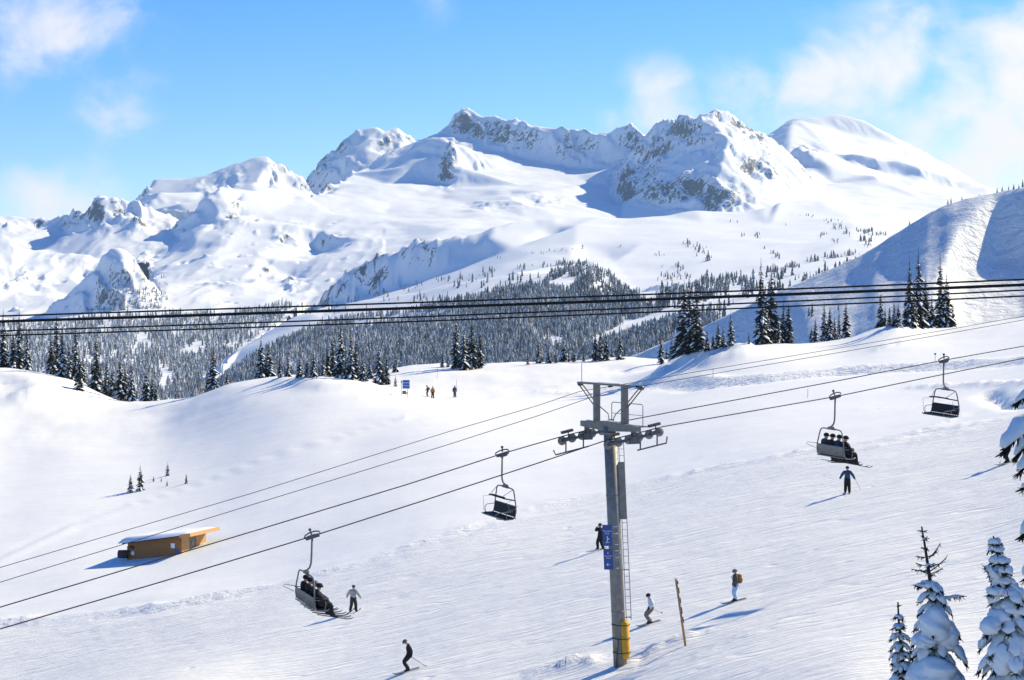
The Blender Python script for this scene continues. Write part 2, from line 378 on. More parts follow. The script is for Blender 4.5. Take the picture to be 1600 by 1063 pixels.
layer(GA,  # snowy cone with the shaded bowl
  [(200,325,5.9),(218,306),(226,296),(236,284),(248,277),(265,277),(300,276),(318,273),(335,266),(355,260),(375,253),(395,245),(410,242),(420,243),(428,250),(436,252),(446,258),(455,263),(468,270),(478,280,5.85),(495,305,5.8)],
  [[(422,246,5.88),(421,256,5.82),(418,270,5.76),(402,284,5.7),(394,288,5.67),(400,300,5.6)],
   [(432,268,5.82),(420,284,5.76),(412,296,5.7)],[(440,300,5.68),(465,306,5.68),(480,312,5.66)],
   [(352,263,5.87),(356,275,5.80),(366,288,5.72),(380,298,5.62)],[(345,272,5.83),(335,285,5.76),(322,300,5.68),(308,312,5.6)],
   [(236,288,5.86),(228,306,5.80)]],
  [(250,300,5.6),(280,318,5.4),(220,332,5.5),(300,335,5.25),(380,320,5.3),(450,325,5.3)], 0.9)
layer(GA,  # rocky peak at the left
  [(-750,330,5.5),(-600,318),(-480,300),(-400,312),(-300,338),(-220,330),(-150,348,5.4),(-60,342),(-20,338),(0,336,5.3),(22,336),(40,340),(54,346),(75,345,5.25),(95,341),(115,333),(135,326,5.18),(150,318),(158,309,5.1),(163,306),(185,309),(205,310),(218,314),(245,325,5.15),(275,338),(305,360)],
  [[(72,356,5.2),(95,368,5.14),(120,372,5.08),(145,368,5.03),(160,362,4.98)],
   [(161,312,5.08),(154,326,5.04),(150,340,5.01),(160,352,4.97),(168,362,4.94)],
   [(168,318,5.07),(180,330,5.05),(190,340,5.0),(215,350,4.97),(240,368,4.9)],
   [(205,330,5.08),(222,342,5.05),(245,352,5.0),(258,352,5.0)]],
  [(0,360,5.1),(-700,400,4.9),(-450,385,4.9),(-280,390,4.9),(-700,450,4.5),(-400,445,4.5),(-100,370,5.1),(30,372,5.05),(60,388,4.95),(100,396,4.85),(160,382,4.82),(200,377,4.85),(0,402,4.8),(240,388,4.75),(150,425,4.5),(0,450,4.5),(-120,440,4.5),(300,405,4.6)], 0.9)
layer(GA,  # white shoulder at the far left
  [(-750,385,4.7),(-500,365),(-350,372),(-250,358),(-150,352,4.6),(-60,362),(0,369),(15,371),(30,380),(50,391),(80,395),(110,395),(140,399),(160,412),(180,440)],
  [[(22,415,4.45),(32,420,4.44),(42,432,4.42)],[(48,428,4.4),(62,436,4.4),(70,447,4.38)]],
  [(0,420,4.4),(-700,440,4.3),(-400,430,4.35),(-700,520,3.8),(-400,515,3.85),(-120,430,4.3),(0,470,4.15),(60,445,4.35),(110,430,4.45),(100,475,4.1),(0,515,3.9),(-120,515,3.9),(80,525,3.8),(160,470,4.2)], 1.3)
layer(GA,  # steep spur with sparse trees
  [(30,520,4.0),(50,505),(66,490),(85,468),(100,452),(120,437),(138,425),(148,408),(160,392),(172,383),(188,383)],
  [[(170,396,3.965),(157,414,3.96),(145,428,3.955),(132,440,3.95),(118,455,3.945)],
   [(150,440,3.94),(143,465,3.9),(140,492,3.86),(136,520,3.8)],
   [(188,383,4.0),(208,394,4.0),(228,414,3.98),(248,445,3.93),(272,485,3.84),(290,520,3.78)]],
  [(190,400,3.95),(205,425,3.9),(180,440,3.88),(225,460,3.85),(190,480,3.8),(240,500,3.78),(170,525,3.72),(100,500,3.88),(70,520,3.85),(250,525,3.75)], 1.9, 0.45)

def poly_mask(px, py, poly):
    c = np.zeros(px.shape, bool); j = len(poly)-1
    for i in range(len(poly)):
        xi, yi = poly[i]; xj, yj = poly[j]
        c ^= ((yi > py) != (yj > py)) & (px < (xj-xi)*(py-yi)/(yj-yi+1e-12)+xi); j = i
    return c
def blobs(g, lst):
    py = g.py(); m = np.zeros(g.z.shape)
    for (x, y, rx, ry, w) in lst:
        m = np.maximum(m, w*np.exp(-((g.PX-x)/rx)**2-((py-y)/ry)**2))
    return m
rkA = blobs(GA, [(735,200,38,26,1.0),(775,205,40,24,.8),(820,215,40,22,.6),(700,195,14,18,.6),(900,225,40,24,.55),(990,215,24,26,.7),(698,262,14,26,1.0),(704,232,8,14,.7),
  (1060,190,35,30,.7),(1030,235,30,30,.7),(980,285,26,34,1.0),(1010,270,30,34,.7),(1080,205,30,30,.6),(1040,300,55,22,1.0),(1080,290,35,22,1.0),(1110,310,26,34,1.0),(1135,310,40,40,.8),(1160,300,34,26,.55),(1120,240,20,30,.5),
  (1165,200,30,16,.9),(1185,218,20,12,.9),(1180,255,30,20,.85),(1205,272,18,12,.8),(1262,238,20,12,.6),(1120,176,30,8,.7),
  (500,250,22,30,.9),(530,225,22,18,.8),(480,285,20,20,.6),(605,225,22,18,.9),(635,212,14,12,.7),(560,208,14,8,.6),(510,295,14,8,.8),
  (450,262,22,12,.8),(430,255,12,10,.7),(340,290,30,18,.55),(370,275,14,20,.4),
  (157,335,16,26,1.0),(130,332,24,12,.8),(95,345,26,8,.7),(185,335,20,14,.95),(220,350,26,12,.9),(250,355,16,10,.9),(205,325,26,10,.5),(60,348,14,6,.9),(5,350,12,8,.8),(30,350,14,6,.5),(180,318,14,8,.6),
  (362,332,20,9,1.0),(370,315,8,18,.7),(335,350,18,8,.6),(380,345,8,6,.8),(445,372,18,8,.75),(455,380,14,8,.7),(432,360,10,6,.4),(505,380,6,10,.9),(460,440,16,16,.8),(415,428,12,10,.7),
  (30,435,22,14,.75),(60,440,22,12,.75),(10,445,14,10,.7),(95,410,20,8,.5),(130,415,20,8,.4),(240,395,16,8,.8),(200,440,36,34,.62),(175,470,30,30,.62),(225,420,16,26,.6),(140,480,20,26,.6),(225,300,8,12,.7),
  (770,322,40,8,.4),(840,315,40,10,.35),(350,440,50,10,.35)])
def detail(g, rk, seed, snow_amp, rock_amp):
    live = g.z > -390
    x, y = g.X, g.D; lx = x-g.z*0.35
    sn = fbm(x/260, y/260, 3, seed)*snow_amp*1.8+fbm(x/70, y/70, 3, seed+7)*snow_amp*(0.25+0.6*np.clip(rk*2, 0, 1))
    rk2 = np.clip(rk, 0, 1)
    rr = (ridged(lx/95, y/150, 5, seed+20, 0.55)-0.9)*rock_amp+(fbm(x/22, y/30, 3, seed+40))*rock_amp*0.45
    g.z = np.where(live, g.z+sn+rr*rk2, g.z)
sc = np.clip(fbm(GA.X/60, GA.D/45, 4, 555)*1.6-0.55, 0, .62)*smooth01(GA.py(), 300, 350)*(GA.PX < 560)
rkA = np.maximum(rkA, sc)
gul = ridged((GA.X-GA.z*.3)/150, GA.D/420, 3, 640)-1.0
GA.z = np.where(GA.z > -390, GA.z+gul*5.0*smooth01(GA.py(), 320, 380)*(GA.PX < 600), GA.z)
def flutes(g, amp, seed, wl):                                      # gullies and ribs running down the steep faces
    gz = np.gradient(g.z, axis=0)/np.gradient(g.D, axis=0); gx = np.gradient(g.z, axis=1)/np.gradient(g.X, axis=1)
    sl = blur(blur(np.clip(np.hypot(gz, gx), 0, 3), 2, 0), 2, 1); m = smooth01(sl, .55, 1.0)
    u = g.X*0.85+g.D*0.5+fbm(g.X/90, g.D/90, 3, seed+5)*30
    r_ = (ridged(u/wl, g.z/(wl*6), 4, seed, .55)-1.0)*amp
    g.z = np.where(g.z > -390, g.z+r_*m, g.z)
flutes(GA, 11.0, 808, 46.0)
detail(GA, rkA, 100, 5.0, 20.0)
GA.build('mountain', M_MOUNT, {'rock': rkA})

# ---------------- rolling ridge and the forested valley in front of the massif
GB = Grid(-620, 1860, 900, 900, 4650, 380, True)
layer(GB,
  [(420,530,3.9),(455,512,3.9),(470,500),(485,477),(500,456),(520,433),(545,406,3.88),(560,396),(585,386,3.86),(605,372,3.85),(625,366),(645,357,3.815),(662,352,3.80),(675,353,3.79),(690,353,3.785),(705,350,3.78),(722,346,3.775),(735,347,3.78),(760,346,3.8),(790,342,3.85),(830,341,3.9),(860,336,3.9),(895,334,3.95),(940,335),(990,338),(1030,335),(1060,329),(1085,325),(1110,326),(1160,328),(1190,321),(1215,313),(1260,310,4.05),(1300,314),(1330,318,4.1),(1380,322),(1430,328),(1500,340,4.2),(1600,356),(1860,380)],
  [[(470,512,3.86),(490,497,3.85),(520,480,3.83),(560,464,3.80),(610,452,3.76),(660,440,3.73),(695,425,3.71),(720,408,3.725),(738,388,3.75)],
   [(838,349,3.84),(852,353,3.82),(872,354,3.81)],[(842,361,3.80),(858,369,3.785),(872,372,3.77)],
   [(890,392,3.4),(915,398,3.4),(950,396,3.42)],[(893,399,3.38),(918,405,3.375),(950,402,3.4)],
   [(1210,319,3.98),(1240,314,3.98),(1262,317,3.98),(1280,324,3.94)],[(1212,322,3.95),(1240,318,3.95),(1262,322,3.94)],
   [(1285,320,3.95),(1305,326,3.92),(1325,332,3.9)],[(1286,324,3.925),(1306,331,3.895),(1325,336,3.88)]],
  [(760,372,3.70),(775,358,3.79),(800,388,3.6),(800,350,3.82),(900,352,3.75),(900,380,3.5),(960,362,3.65),(830,396,3.45),(900,412,3.25),(960,410,3.2),(1000,382,3.45),(1100,372,3.5),(1200,352,3.7),(1050,432,2.95),(1000,455,2.8),(1150,412,3.0),(1250,384,3.2),(1330,372,3.2),(1400,368,3.3),(1500,385,3.2),(1250,425,2.8),(1400,415,2.8),(800,425,3.0),(850,445,2.8),(1800,400,3.2),(1700,440,2.8),(1100,350,3.75),(600,480,3.4),(700,460,3.2),(520,510,3.4),(480,530,3.4),(1330,350,3.6)], 1.3)
layer(GB,
  [(262,640,2.55),(300,600,2.6),(340,560,2.7),(400,520,2.8),(440,495,2.85),(480,482,2.9),(520,473,2.85),(560,463,2.8),(600,453,2.75),(650,441,2.7),(700,433,2.65),(745,426,2.6),(800,418,2.55),(840,411,2.5),(880,409,2.48),(915,410,2.45),(945,419,2.42),(962,433,2.4),(985,447,2.38),(1020,449,2.38),(1060,441,2.38),(1110,433,2.4),(1170,429,2.4),(1220,421,2.45),(1270,413,2.5),(1330,401,2.5),(1380,389,2.55),(1450,371,2.6),(1600,352,2.6),(1860,330,2.6)],
  [[(300,625,2.2),(360,580,2.3),(430,535,2.45),(500,498,2.65)],[(560,470,2.72),(600,475,2.6),(640,470,2.55)]],
  [(280,660,2.0),(400,575,2.15),(480,530,2.35),(350,640,1.7),(500,580,1.8),(600,520,2.2),(600,600,1.6),(700,460,2.45),(780,440,2.42),(850,440,2.35),(900,440,2.3),(950,470,2.2),(750,550,1.7),(900,550,1.6),(1000,500,1.85),(1000,580,1.25),(1100,480,1.8),(1200,460,1.8),(1100,560,1.15),(1300,450,1.7),(1500,450,1.7),(750,640,1.2),(1000,640,.92),(500,680,1.3),(1800,480,1.5),(1500,600,1.0),(300,720,1.3)], 4.0)
layer(GB,
  [(-750,462,3.6),(-500,480),(-300,470,3.6),(0,490,3.6),(60,497,3.55),(150,484,3.6),(250,480,3.65),(350,482,3.7),(420,472,3.7),(455,464,3.72),(480,470,3.7)],
  [[(272,650,2.1),(320,600,2.4),(380,540,2.9),(450,500,3.3)]],
  [(0,600,2.5),(-700,600,2.4),(-700,540,3.0),(-700,700,1.6),(-450,610,2.3),(-250,600,2.4),(100,580,2.55),(200,600,2.35),(250,625,2.2),(150,540,2.95),(250,545,2.95),(320,550,2.85),(0,540,3.05),(-200,540,3.0),(100,680,1.8),(250,720,1.5),(-200,700,1.6),(60,520,3.3),(330,505,3.4)], 1.5)
rkB = blobs(GB, [(585,395,26,16,.95),(575,425,30,18,1.0),(535,450,26,16,.75),(690,360,20,14,1.0),(655,372,20,18,.9),(665,395,16,16,.85),(640,385,22,18,.7),(722,358,12,10,.9),(700,375,22,16,.6),(505,475,22,16,.8),(600,375,16,8,.9),(630,365,14,8,.6)])
rkB = np.clip(rkB*1.25, 0, 1)*np.clip(.75+fbm(GB.X/35, GB.D/30, 3, 909)*1.2, .15, 1.2)
flutes(GB, 8.0, 828, 34.0)
detail(GB, rkB, 300, 3.0, 16.0)
GB.finish_vis()
GB.build('foothill', M_MOUNT, {'rock': rkB})

# ---------------- skied hill at the right
GC = Grid(880, 1900, 360, 480, 880, 230, True)
crest = [(880,592,.745),(980,557,.742),(1040,533,.74),(1100,508,.738),(1150,482,.736),(1200,458,.734),(1270,430,.732),(1310,414,.73),(1350,396,.728),(1385,374,.726),(1420,352,.724),(1450,335,.722),(1480,320,.72),(1510,309,.718),(1540,302,.716),(1600,289,.712),(1700,268,.708),(1900,240,.70)]
cpx = np.array([c[0] for c in crest], float); cpy = np.interp(GC.px, cpx, [c[1] for c in crest]); cd = np.interp(GC.px, cpx, [c[2]*1000. for c in crest])
rows = np.arange(230, 660, 2.0); RX, RY = np.meshgrid(GC.px, rows)
gy = np.full(RX.shape, 0.31)
gy[poly_mask(RX, RY, [(1250,450),(1400,430),(1490,440),(1480,520),(1240,520)])] = 0.24
gy[poly_mask(RX, RY, [(1470,442),(1512,350),(1560,306),(1950,250),(1950,395),(1560,408)])] = 1.15
gy[poly_mask(RX, RY, [(900,600),(1040,530),(1205,456),(1222,500),(1185,560)])] = 1.0
gy = blur(blur(gy, 4, 0), 3, 1)
gy *= 1+0.22*fbm(RX/60, RY/30, 3, 91)
for i in range(len(GC.px)):
    y = np.concatenate([[cpy[i]], rows[rows > cpy[i]+0.5]]); g_ = np.interp(y, rows, gy[:, i]); dcur = [cd[i]]
    for k in range(1, len(y)): dcur.append(dcur[-1]-(y[k]-y[k-1])*dcur[-1]/F/g_[k])
    dcur = np.array(dcur); zc = (HY-y)/F*dcur
    zz = np.interp(GC.d, dcur[::-1], zc[::-1]); over = GC.d > cd[i]
    GC.z[:, i] = np.where(over, zc[0]-(GC.d-cd[i])*0.55, zz)
GC.z = blur(blur(GC.z, 0.8, 0), 0.8, 1)
GC.z = np.where(GC.z > -390, GC.z+fbm(GC.X/60, GC.D/60, 4, 77)*1.6+fbm(GC.X/14, GC.D/20, 3, 88)*0.35, GC.z)
GC.finish_vis()
GC.build('hill', M_HILL)

# ---------------- the near piste
cols = {
 -800: [(60,-30.),(125,-30),(180,-31),(230,-29),(270,-24),(300,-18),(330,-13),(350,-13),(400,-26)],
 -500: [(60,-27.),(125,-27.5),(180,-29),(230,-27),(270,-22),(300,-16),(330,-11),(350,-11)],
 0:    [(125,-25.2),(150,-25.6),(180,-25.3),(220,-23.6),(260,-20.9),(290,-17.2),(312,-13.4),(330,-10.8),(345,-11.5),(370,-18),(430,-40)],
 110:  [(180,-24.2),(220,-22.6),(260,-20),(290,-17.2),(312,-14.2),(327,-12.6),(345,-14.5),(380,-25)],
 250:  [(100,-20.5),(125,-22.6),(150,-23.0),(180,-23.0),(220,-21.4),(260,-19.0),(285,-16.9),(302,-15.2),(315,-15.6),(335,-19.5),(380,-34),(430,-50)],
 360:  [(220,-19.7),(255,-16.7),(275,-14.2),(292,-12.3),(305,-12.5),(330,-17),(380,-32)],
 450:  [(100,-20.4),(125,-20.5),(150,-21.0),(180,-20.4),(220,-18),(250,-15),(275,-12.2),(292,-10.9),(305,-11.0),(330,-15),(380,-30),(430,-48)],
 560:  [(220,-16.6),(250,-13.8),(272,-11.6),(285,-10.9),(296,-11.2),(312,-12.8),(330,-12.6),(360,-14.5),(420,-30)],
 640:  [(88,-18.9),(100,-19.0),(125,-18.8),(150,-18.5),(180,-17.6),(220,-15.4),(250,-13.4),(275,-13.0),(300,-13.6),(318,-12.5),(335,-11.4),(350,-10.9),(365,-11.8),(420,-26)],
 800:  [(88,-17.9),(125,-17.2),(180,-16.2),(220,-14.5),(260,-13.4),(300,-13.2),(320,-11.7),(345,-10.3),(362,-10.8),(420,-24)],
 970:  [(60,-16.4),(88,-16.56),(100,-16.35),(125,-15.5),(150,-15.5),(180,-14.8),(220,-13.6),(250,-12.5),(290,-12.0),(315,-10.9),(340,-9.35),(358,-9.6),(420,-22)],
 1060: [(220,-12.0),(250,-11.0),(262,-10.4),(285,-9.0),(300,-8.6),(320,-9.8),(345,-9.6),(420,-20)],
 1150: [(88,-15.0),(100,-14.9),(125,-13.7),(150,-13.1),(180,-12.1),(220,-10.7),(250,-9.2),(270,-7.2),(290,-6.2),(305,-6.6),(340,-10),(420,-24)],
 1324: [(70,-13.4),(88,-13.8),(100,-13.3),(125,-12.1),(150,-11.0),(180,-10.2),(220,-8.8),(250,-7.5),(280,-6.1),(303,-4.85),(318,-5.2),(350,-9),(420,-22)],
 1385: [(270,-5.2),(300,-3.1),(312,-3.6),(340,-8),(420,-22)],
 1450: [(280,-4.6),(306,-3.6),(320,-4.2),(350,-9),(420,-22)],
 1600: [(70,-12.9),(88,-12.1),(100,-11.2),(125,-9.4),(150,-8.0),(180,-6.9),(220,-5.5),(260,-3.9),(305,-1.75),(320,-2.2),(350,-7),(420,-20)],
 2100: [(60,-11.0),(88,-6.5),(125,-2),(180,2),(260,4),(305,5),(330,4),(420,-16)],
}
cp = []; cz = []
LD = 5.0
for px, l in cols.items():
    for d, z in l: cp.append((px/200.0, LD*math.log(d))); cz.append(z)
for d in (14, 30, 45):
    for px in (-900, -200, 400, 800, 1200, 1800, 2500):
        x = (px-CX)/F*d; cp.append((px/200.0, LD*math.log(d))); cz.append(-16.2+0.24*x)
cp = np.array(cp); cz = np.array(cz)
def tps_k(r2): return np.where(r2 > 0, 0.5*r2*np.log(np.maximum(r2, 1e-12)), 0.0)
def tps_fit(p, z, lam=0.004):
    n = len(p); K = tps_k(((p[:,None,:]-p[None,:,:])**2).sum(-1))+lam*np.eye(n); Q = np.hstack([np.ones((n,1)), p])
    A = np.block([[K, Q], [Q.T, np.zeros((3,3))]]); return np.linalg.solve(A, np.concatenate([z, np.zeros(3)]))
W = tps_fit(cp, cz)
GN = Grid(-640, 2020, 610, 13, 430, 420, True)
q = np.stack([GN.PX.ravel()/200.0, LD*np.log(GN.D.ravel())], -1)
zz = W[-3]+q@W[-2:]
for i in range(len(cp)): zz += W[i]*tps_k(((q-cp[i])**2).sum(-1))
GN.z = zz.reshape(GN.PX.shape)
GN.finish_vis()
def seg_dist(X, Y, pts):
    best = np.full(X.shape, 1e9); sd = np.zeros(X.shape); sp = np.zeros(X.shape); acc = 0
    for a, b in zip(pts, pts[1:]):
        dx, dy = b[0]-a[0], b[1]-a[1]; L2 = dx*dx+dy*dy; t = np.clip(((X-a[0])*dx+(Y-a[1])*dy)/L2, 0, 1)
        ex, ey = X-(a[0]+t*dx), Y-(a[1]+t*dy); d = np.hypot(ex, ey); m = d < best
        best = np.where(m, d, best); sd = np.where(m, np.sign(dx*ey-dy*ex), sd); sp = np.where(m, acc+t*math.sqrt(L2), sp); acc += math.sqrt(L2)
    return best, sd, sp
def gpts(l): return [tuple(GN.ground(x, y))[:2] for x, y in l if GN.ground(x, y) is not None]
X, Y = GN.X, GN.D
rough = np.zeros(X.shape); dz = np.zeros(X.shape)
edge = gpts([(-50,978),(100,965),(250,948),(400,920),(560,880),(700,835),(850,790),(1000,755),(1150,725),(1300,700),(1450,672),(1640,640)])
d, s, t = seg_dist(X, Y, edge)
tracked = smooth01(-s*d, -1.5, 2.5)
brk = np.clip(fbm(t/9, d/3, 3, 5)*1.6+0.55, 0, 1.3)
dz += 0.26*np.exp(-((s*d-0.2)/0.8)**2)*brk-0.16*np.exp(-((s*d+1.6)/0.9)**2)*brk; rough = np.maximum(rough, 0.7*np.exp(-((d)/2.2)**2)*brk)
for off, am in ((-5.0, .10), (4.5, .07), (9.0, .05)):
    dz += am*np.exp(-((s*d-off)/0.5)**2)*np.clip(fbm(t/14, d/5, 3, 15)*2+.4, 0, 1.2)
trk = gpts([(-20,880),(100,825),(200,790),(300,760),(400,722),(520,685),(620,655)])
d, s, t = seg_dist(X, Y, trk); dz += -0.16*np.exp(-(d/0.7)**2)+0.22*np.exp(-((s*d+1.1)/0.8)**2)
road = gpts([(600,624),(700,618),(780,612),(900,604),(1000,602),(1100,604),(1200,594),(1300,584),(1400,577),(1500,571),(1620,562)])
d, s, t = seg_dist(X, Y, road); amp = smooth01(t, 45, 90)
wob = np.clip(fbm(t/22, d/9, 3, 25)*1.0+.7, 0, 1.3)
dz += (0.12+0.5*amp)*np.exp(-((s*d-2.0)/2.0)**2)*wob-(0.08+0.4*amp)*np.exp(-((s*d+1.0)/1.8)**2)*wob; rough = np.maximum(rough, np.exp(-(d/3.5)**2)*(0.3+amp))
for l, am, wd, ro in [([(1035,588),(1060,574),(1100,561),(1160,550)], 1.2, 3.0, .05), ([(1090,566),(1125,563),(1155,556)], 1.0, 3.5, 0),
     ([(1545,612),(1572,628),(1605,632)], -0.8, 1.1, .6), ([(1430,603),(1520,600),(1620,596)], .35, 1.0, .6),
     ([(1370,700),(1500,650)], .12, .8, .6), ([(40,598),(75,612),(30,622)], 1.2, 3.0, .2), ([(0,590),(40,600)], -0.8, 3, .1),
     ([(440,596),(500,600)], .7, 2.2, .1), ([(505,606),(600,612)], .35, 1.2, .1), ([(840,612),(990,612)], .35, .8, .8), ([(955,575),(1000,577),(1030,574)], -.6, 3.0, 0),
     ([(1370,545),(1420,535)], .5, 1.0, .2), ([(1385,520),(1420,515)], .9, 2.0, .1), ([(1370,702),(1440,690),(1520,668)], .10, .5, .9), ([(1340,640),(1480,628)], .08, .5, .5),
     ([(850,1048),(880,1040),(905,1036)], .30, .75, 1.0), ([(905,1036),(930,1036)], .22, .5, 1.0), ([(1010,1018),(1040,1006),(1070,1000)], .20, .6, 1.0), ([(1070,1000),(1110,985)], .12, .6, .8), ([(970,1046),(1000,1040)], -.15, .6, .4),
     ([(1000,1030),(1012,1022)], -.15, .4, .3), ([(1085,1030),(1130,1005),(1220,975)], .07, .35, .3)]:
    g_ = gpts(l)
    if len(g_) < 2: continue
    d, s, t = seg_dist(X, Y, g_); nz = np.clip(1+0.8*fbm(X/ (wd*1.2), Y/(wd*1.6), 3, 31), 0.2, 2)
    dz += am*np.exp(-(d/wd)**2)*nz; rough = np.maximum(rough, ro*np.exp(-(d/(wd*1.3))**2))
dz += fbm(X/30, Y/30, 3, 51)*0.22*smooth01(Y, 60, 140)+fbm(X/6, Y/9, 3, 61)*0.05+tracked*fbm(X/4.0, (Y-0.15*X)/1.6, 3, 71)*0.05
dz += smooth01(Y, 240, 290)*fbm(X/12, Y/12, 4, 81)*0.35
GN.z = GN.z+dz
GN.finish_vis()
GN.build('snow_slope', M_PISTE, {'tracked': tracked, 'rough': rough})
# ================================================================ vegetation
def frond_material():
    t = NT('fir_needles'); n = t.noise(3.0, 4, 0.6); oi = t.n('ShaderNodeObjectInfo')
    c = t.mix(n, (0.012, 0.017, 0.014), (0.040, 0.050, 0.040)); t.L.new(c, t.b.inputs['Base Color'])
    t.b.inputs['Roughness'].default_value = 0.8; t.b.inputs['Specular IOR Level'].default_value = 0.15
    return t.m
M_NEEDLE = frond_material()
M_BARK = simple_mat('bark', (0.055, 0.045, 0.038), 0.9, var=0.4, scale=20)
def tree_snow():
    t = NT('tree_snow'); n = t.noise(9.0, 5, 0.6)
    t.b.inputs['Base Color'].default_value = (0.84, 0.87, 0.92, 1); t.b.inputs['Roughness'].default_value = 0.6; t.b.inputs['Specular IOR Level'].default_value = 0.2
    t.L.new(t.bump(n, 0.35, 0.05), t.b.inputs['Normal']); return t.m
M_TSNOW = tree_snow()
def forest_material():
    t = NT('frosted_hazy_forest'); geo = t.n('ShaderNodeNewGeometry'); sep = t.n('ShaderNodeSeparateXYZ'); t.L.new(geo.outputs['Normal'], sep.inputs[0])
    fr = t.attr('frost'); n = t.noise(0.9, 4, 0.7, geo.outputs['Position'])
    v = t.math('ADD', t.math('MULTIPLY', sep.outputs['Z'], 0.55), t.math('MULTIPLY', t.math('SUBTRACT', n, 0.5), 2.0))
    v = t.math('ADD', v, t.math('SUBTRACT', fr, 0.5))
    t.L.new(t.mix(t.ramp(v, -0.05, 0.75), (0.045, 0.053, 0.060), (0.66, 0.69, 0.73)), t.b.inputs['Base Color'])  # frost on dark needles; dark tone lifted to blue-grey, some haze painted in
    t.b.inputs['Roughness'].default_value = 0.8; t.b.inputs['Specular IOR Level'].default_value = 0.1
    return t.m
M_FOREST = forest_material()

# ---- far forest, one mass of small frosted firs
def forest_templates():
    T = []
    for v in range(6):
        r = np.random.default_rng(200+v); V = []; Fc = []
        tiers = 4; ns = 5
        for k in range(tiers):
            z0 = 0.03+0.24*k; z1 = min(1.0, z0+0.40+0.02*k); rad = 0.19*(1-0.2*k)*r.uniform(.85, 1.15); b = len(V)
            for i in range(ns):
                a = 2*math.pi*(i+0.5*k)/ns+r.uniform(-.25, .25); q = rad*r.uniform(.6, 1.25); V.append((q*math.cos(a), q*math.sin(a), z0+r.uniform(-.05, .05)))
            V.append((0, 0, z1))
            for i in range(ns): Fc.append((b+i, b+(i+1) % ns, b+ns))
        T.append((np.array(V), np.array(Fc)))
    return T
FT = forest_templates()
pts = []
def scatter(g, poly, dens, hm, hs=0.25, clump=0.0, cs=40.0, excl=(), frost=0.5, seed=1):
    xs = [p[0] for p in poly]; ys = [p[1] for p in poly]; x0, x1, y0, y1 = min(xs), max(xs), min(ys), max(ys)
    n = int((x1-x0)*(y1-y0)*dens); r = np.random.default_rng(seed); px = r.uniform(x0, x1, n); py = r.uniform(y0, y1, n)
    ok = poly_mask(px, py, poly)
    for e in excl: ok &= ~poly_mask(px, py, e)
    if clump: ok &= (fbm(px/cs, py/(cs*0.6), 3, seed+3)+r.uniform(-.25, .25, n)) > clump-0.5
    for a, b in zip(px[ok], py[ok]):
        d = g.hit(a, b)
        if d is None or d > 4600: continue
        d += r.uniform(-.5, .5)*0.004*d; x = (a-CX)/F*d; pts.append((x, d, g.height(x, d)-0.3, max(1.5, hm*(1+hs*r.normal())), r.uniform(0, 6.28), np.clip(frost+r.normal()*.18, 0, 1)))
chute = [(296,590),(330,560),(400,520),(450,497),(520,468),(545,470),(500,500),(430,535),(390,560),(330,605)]
chute2 = [(545,505),(620,492),(700,485),(690,492),(610,503),(560,512)]
chute3 = [(990,500),(1060,482),(1150,462),(1160,470),(1060,498),(960,530),(900,548),(900,540)]
scatter(GB, [(262,650),(300,605),(340,575),(420,545),(480,515),(540,498),(640,488),(720,470),(800,452),(850,446),(1000,478),(1050,492),(1120,500),(1080,560),(900,600),(640,640),(300,670)], 0.25, 7.6, .25, .12, 60, [chute, chute2, chute3], .68, 11)
scatter(GB, [(845,450),(862,425),(875,411),(915,411),(948,423),(966,440),(985,455),(1010,480),(960,500),(850,470)], 0.22, 7.2, .25, .12, 40, [[(840,450),(885,430),(905,436),(880,470),(840,480)]], .5, 12)
scatter(GB, [(985,462),(1030,451),(1060,444),(1110,436),(1170,432),(1235,424),(1250,436),(1190,452),(1130,470),(1080,490),(1000,490)], 0.11, 8.0, .3, .40, 45, [chute3], .5, 13)
scatter(GB, [(1000,490),(1200,455),(1300,420),(1380,395),(1400,400),(1280,445),(1180,480),(1050,540),(980,560)], 0.035, 8.0, .3, .52, 30, [chute3], .45, 23)
scatter(GB, [(-560,500),(-300,495),(-60,505),(60,506),(150,496),(260,490),(350,490),(420,480),(466,468),(440,500),(380,540),(320,590),(272,640),(200,620),(-560,610)], 0.19, 9.0, .3, .32, 40, [], .72, 14)
scatter(GB, [(480,490),(560,466),(650,444),(745,429),(850,412),(850,440),(745,462),(640,478),(540,492)], 0.02, 8.0, .3, .58, 22, [], .5, 15)
scatter(GB, [(470,488),(560,464),(650,442),(745,427),(870,410),(870,416),(745,433),(650,449),(560,471),(480,494)], 0.06, 7.5, .3, .5, 25, [], .5, 16)
scatter(GB, [(640,480),(740,466),(840,450),(845,460),(740,478),(650,490)], 0.06, 9.0, .3, .55, 30, [], .5, 17)
scatter(GB, [(400,500),(455,478),(470,470),(475,466),(450,474),(380,500)], 0.04, 8.0, .3, .45, 20, [], .4, 18)
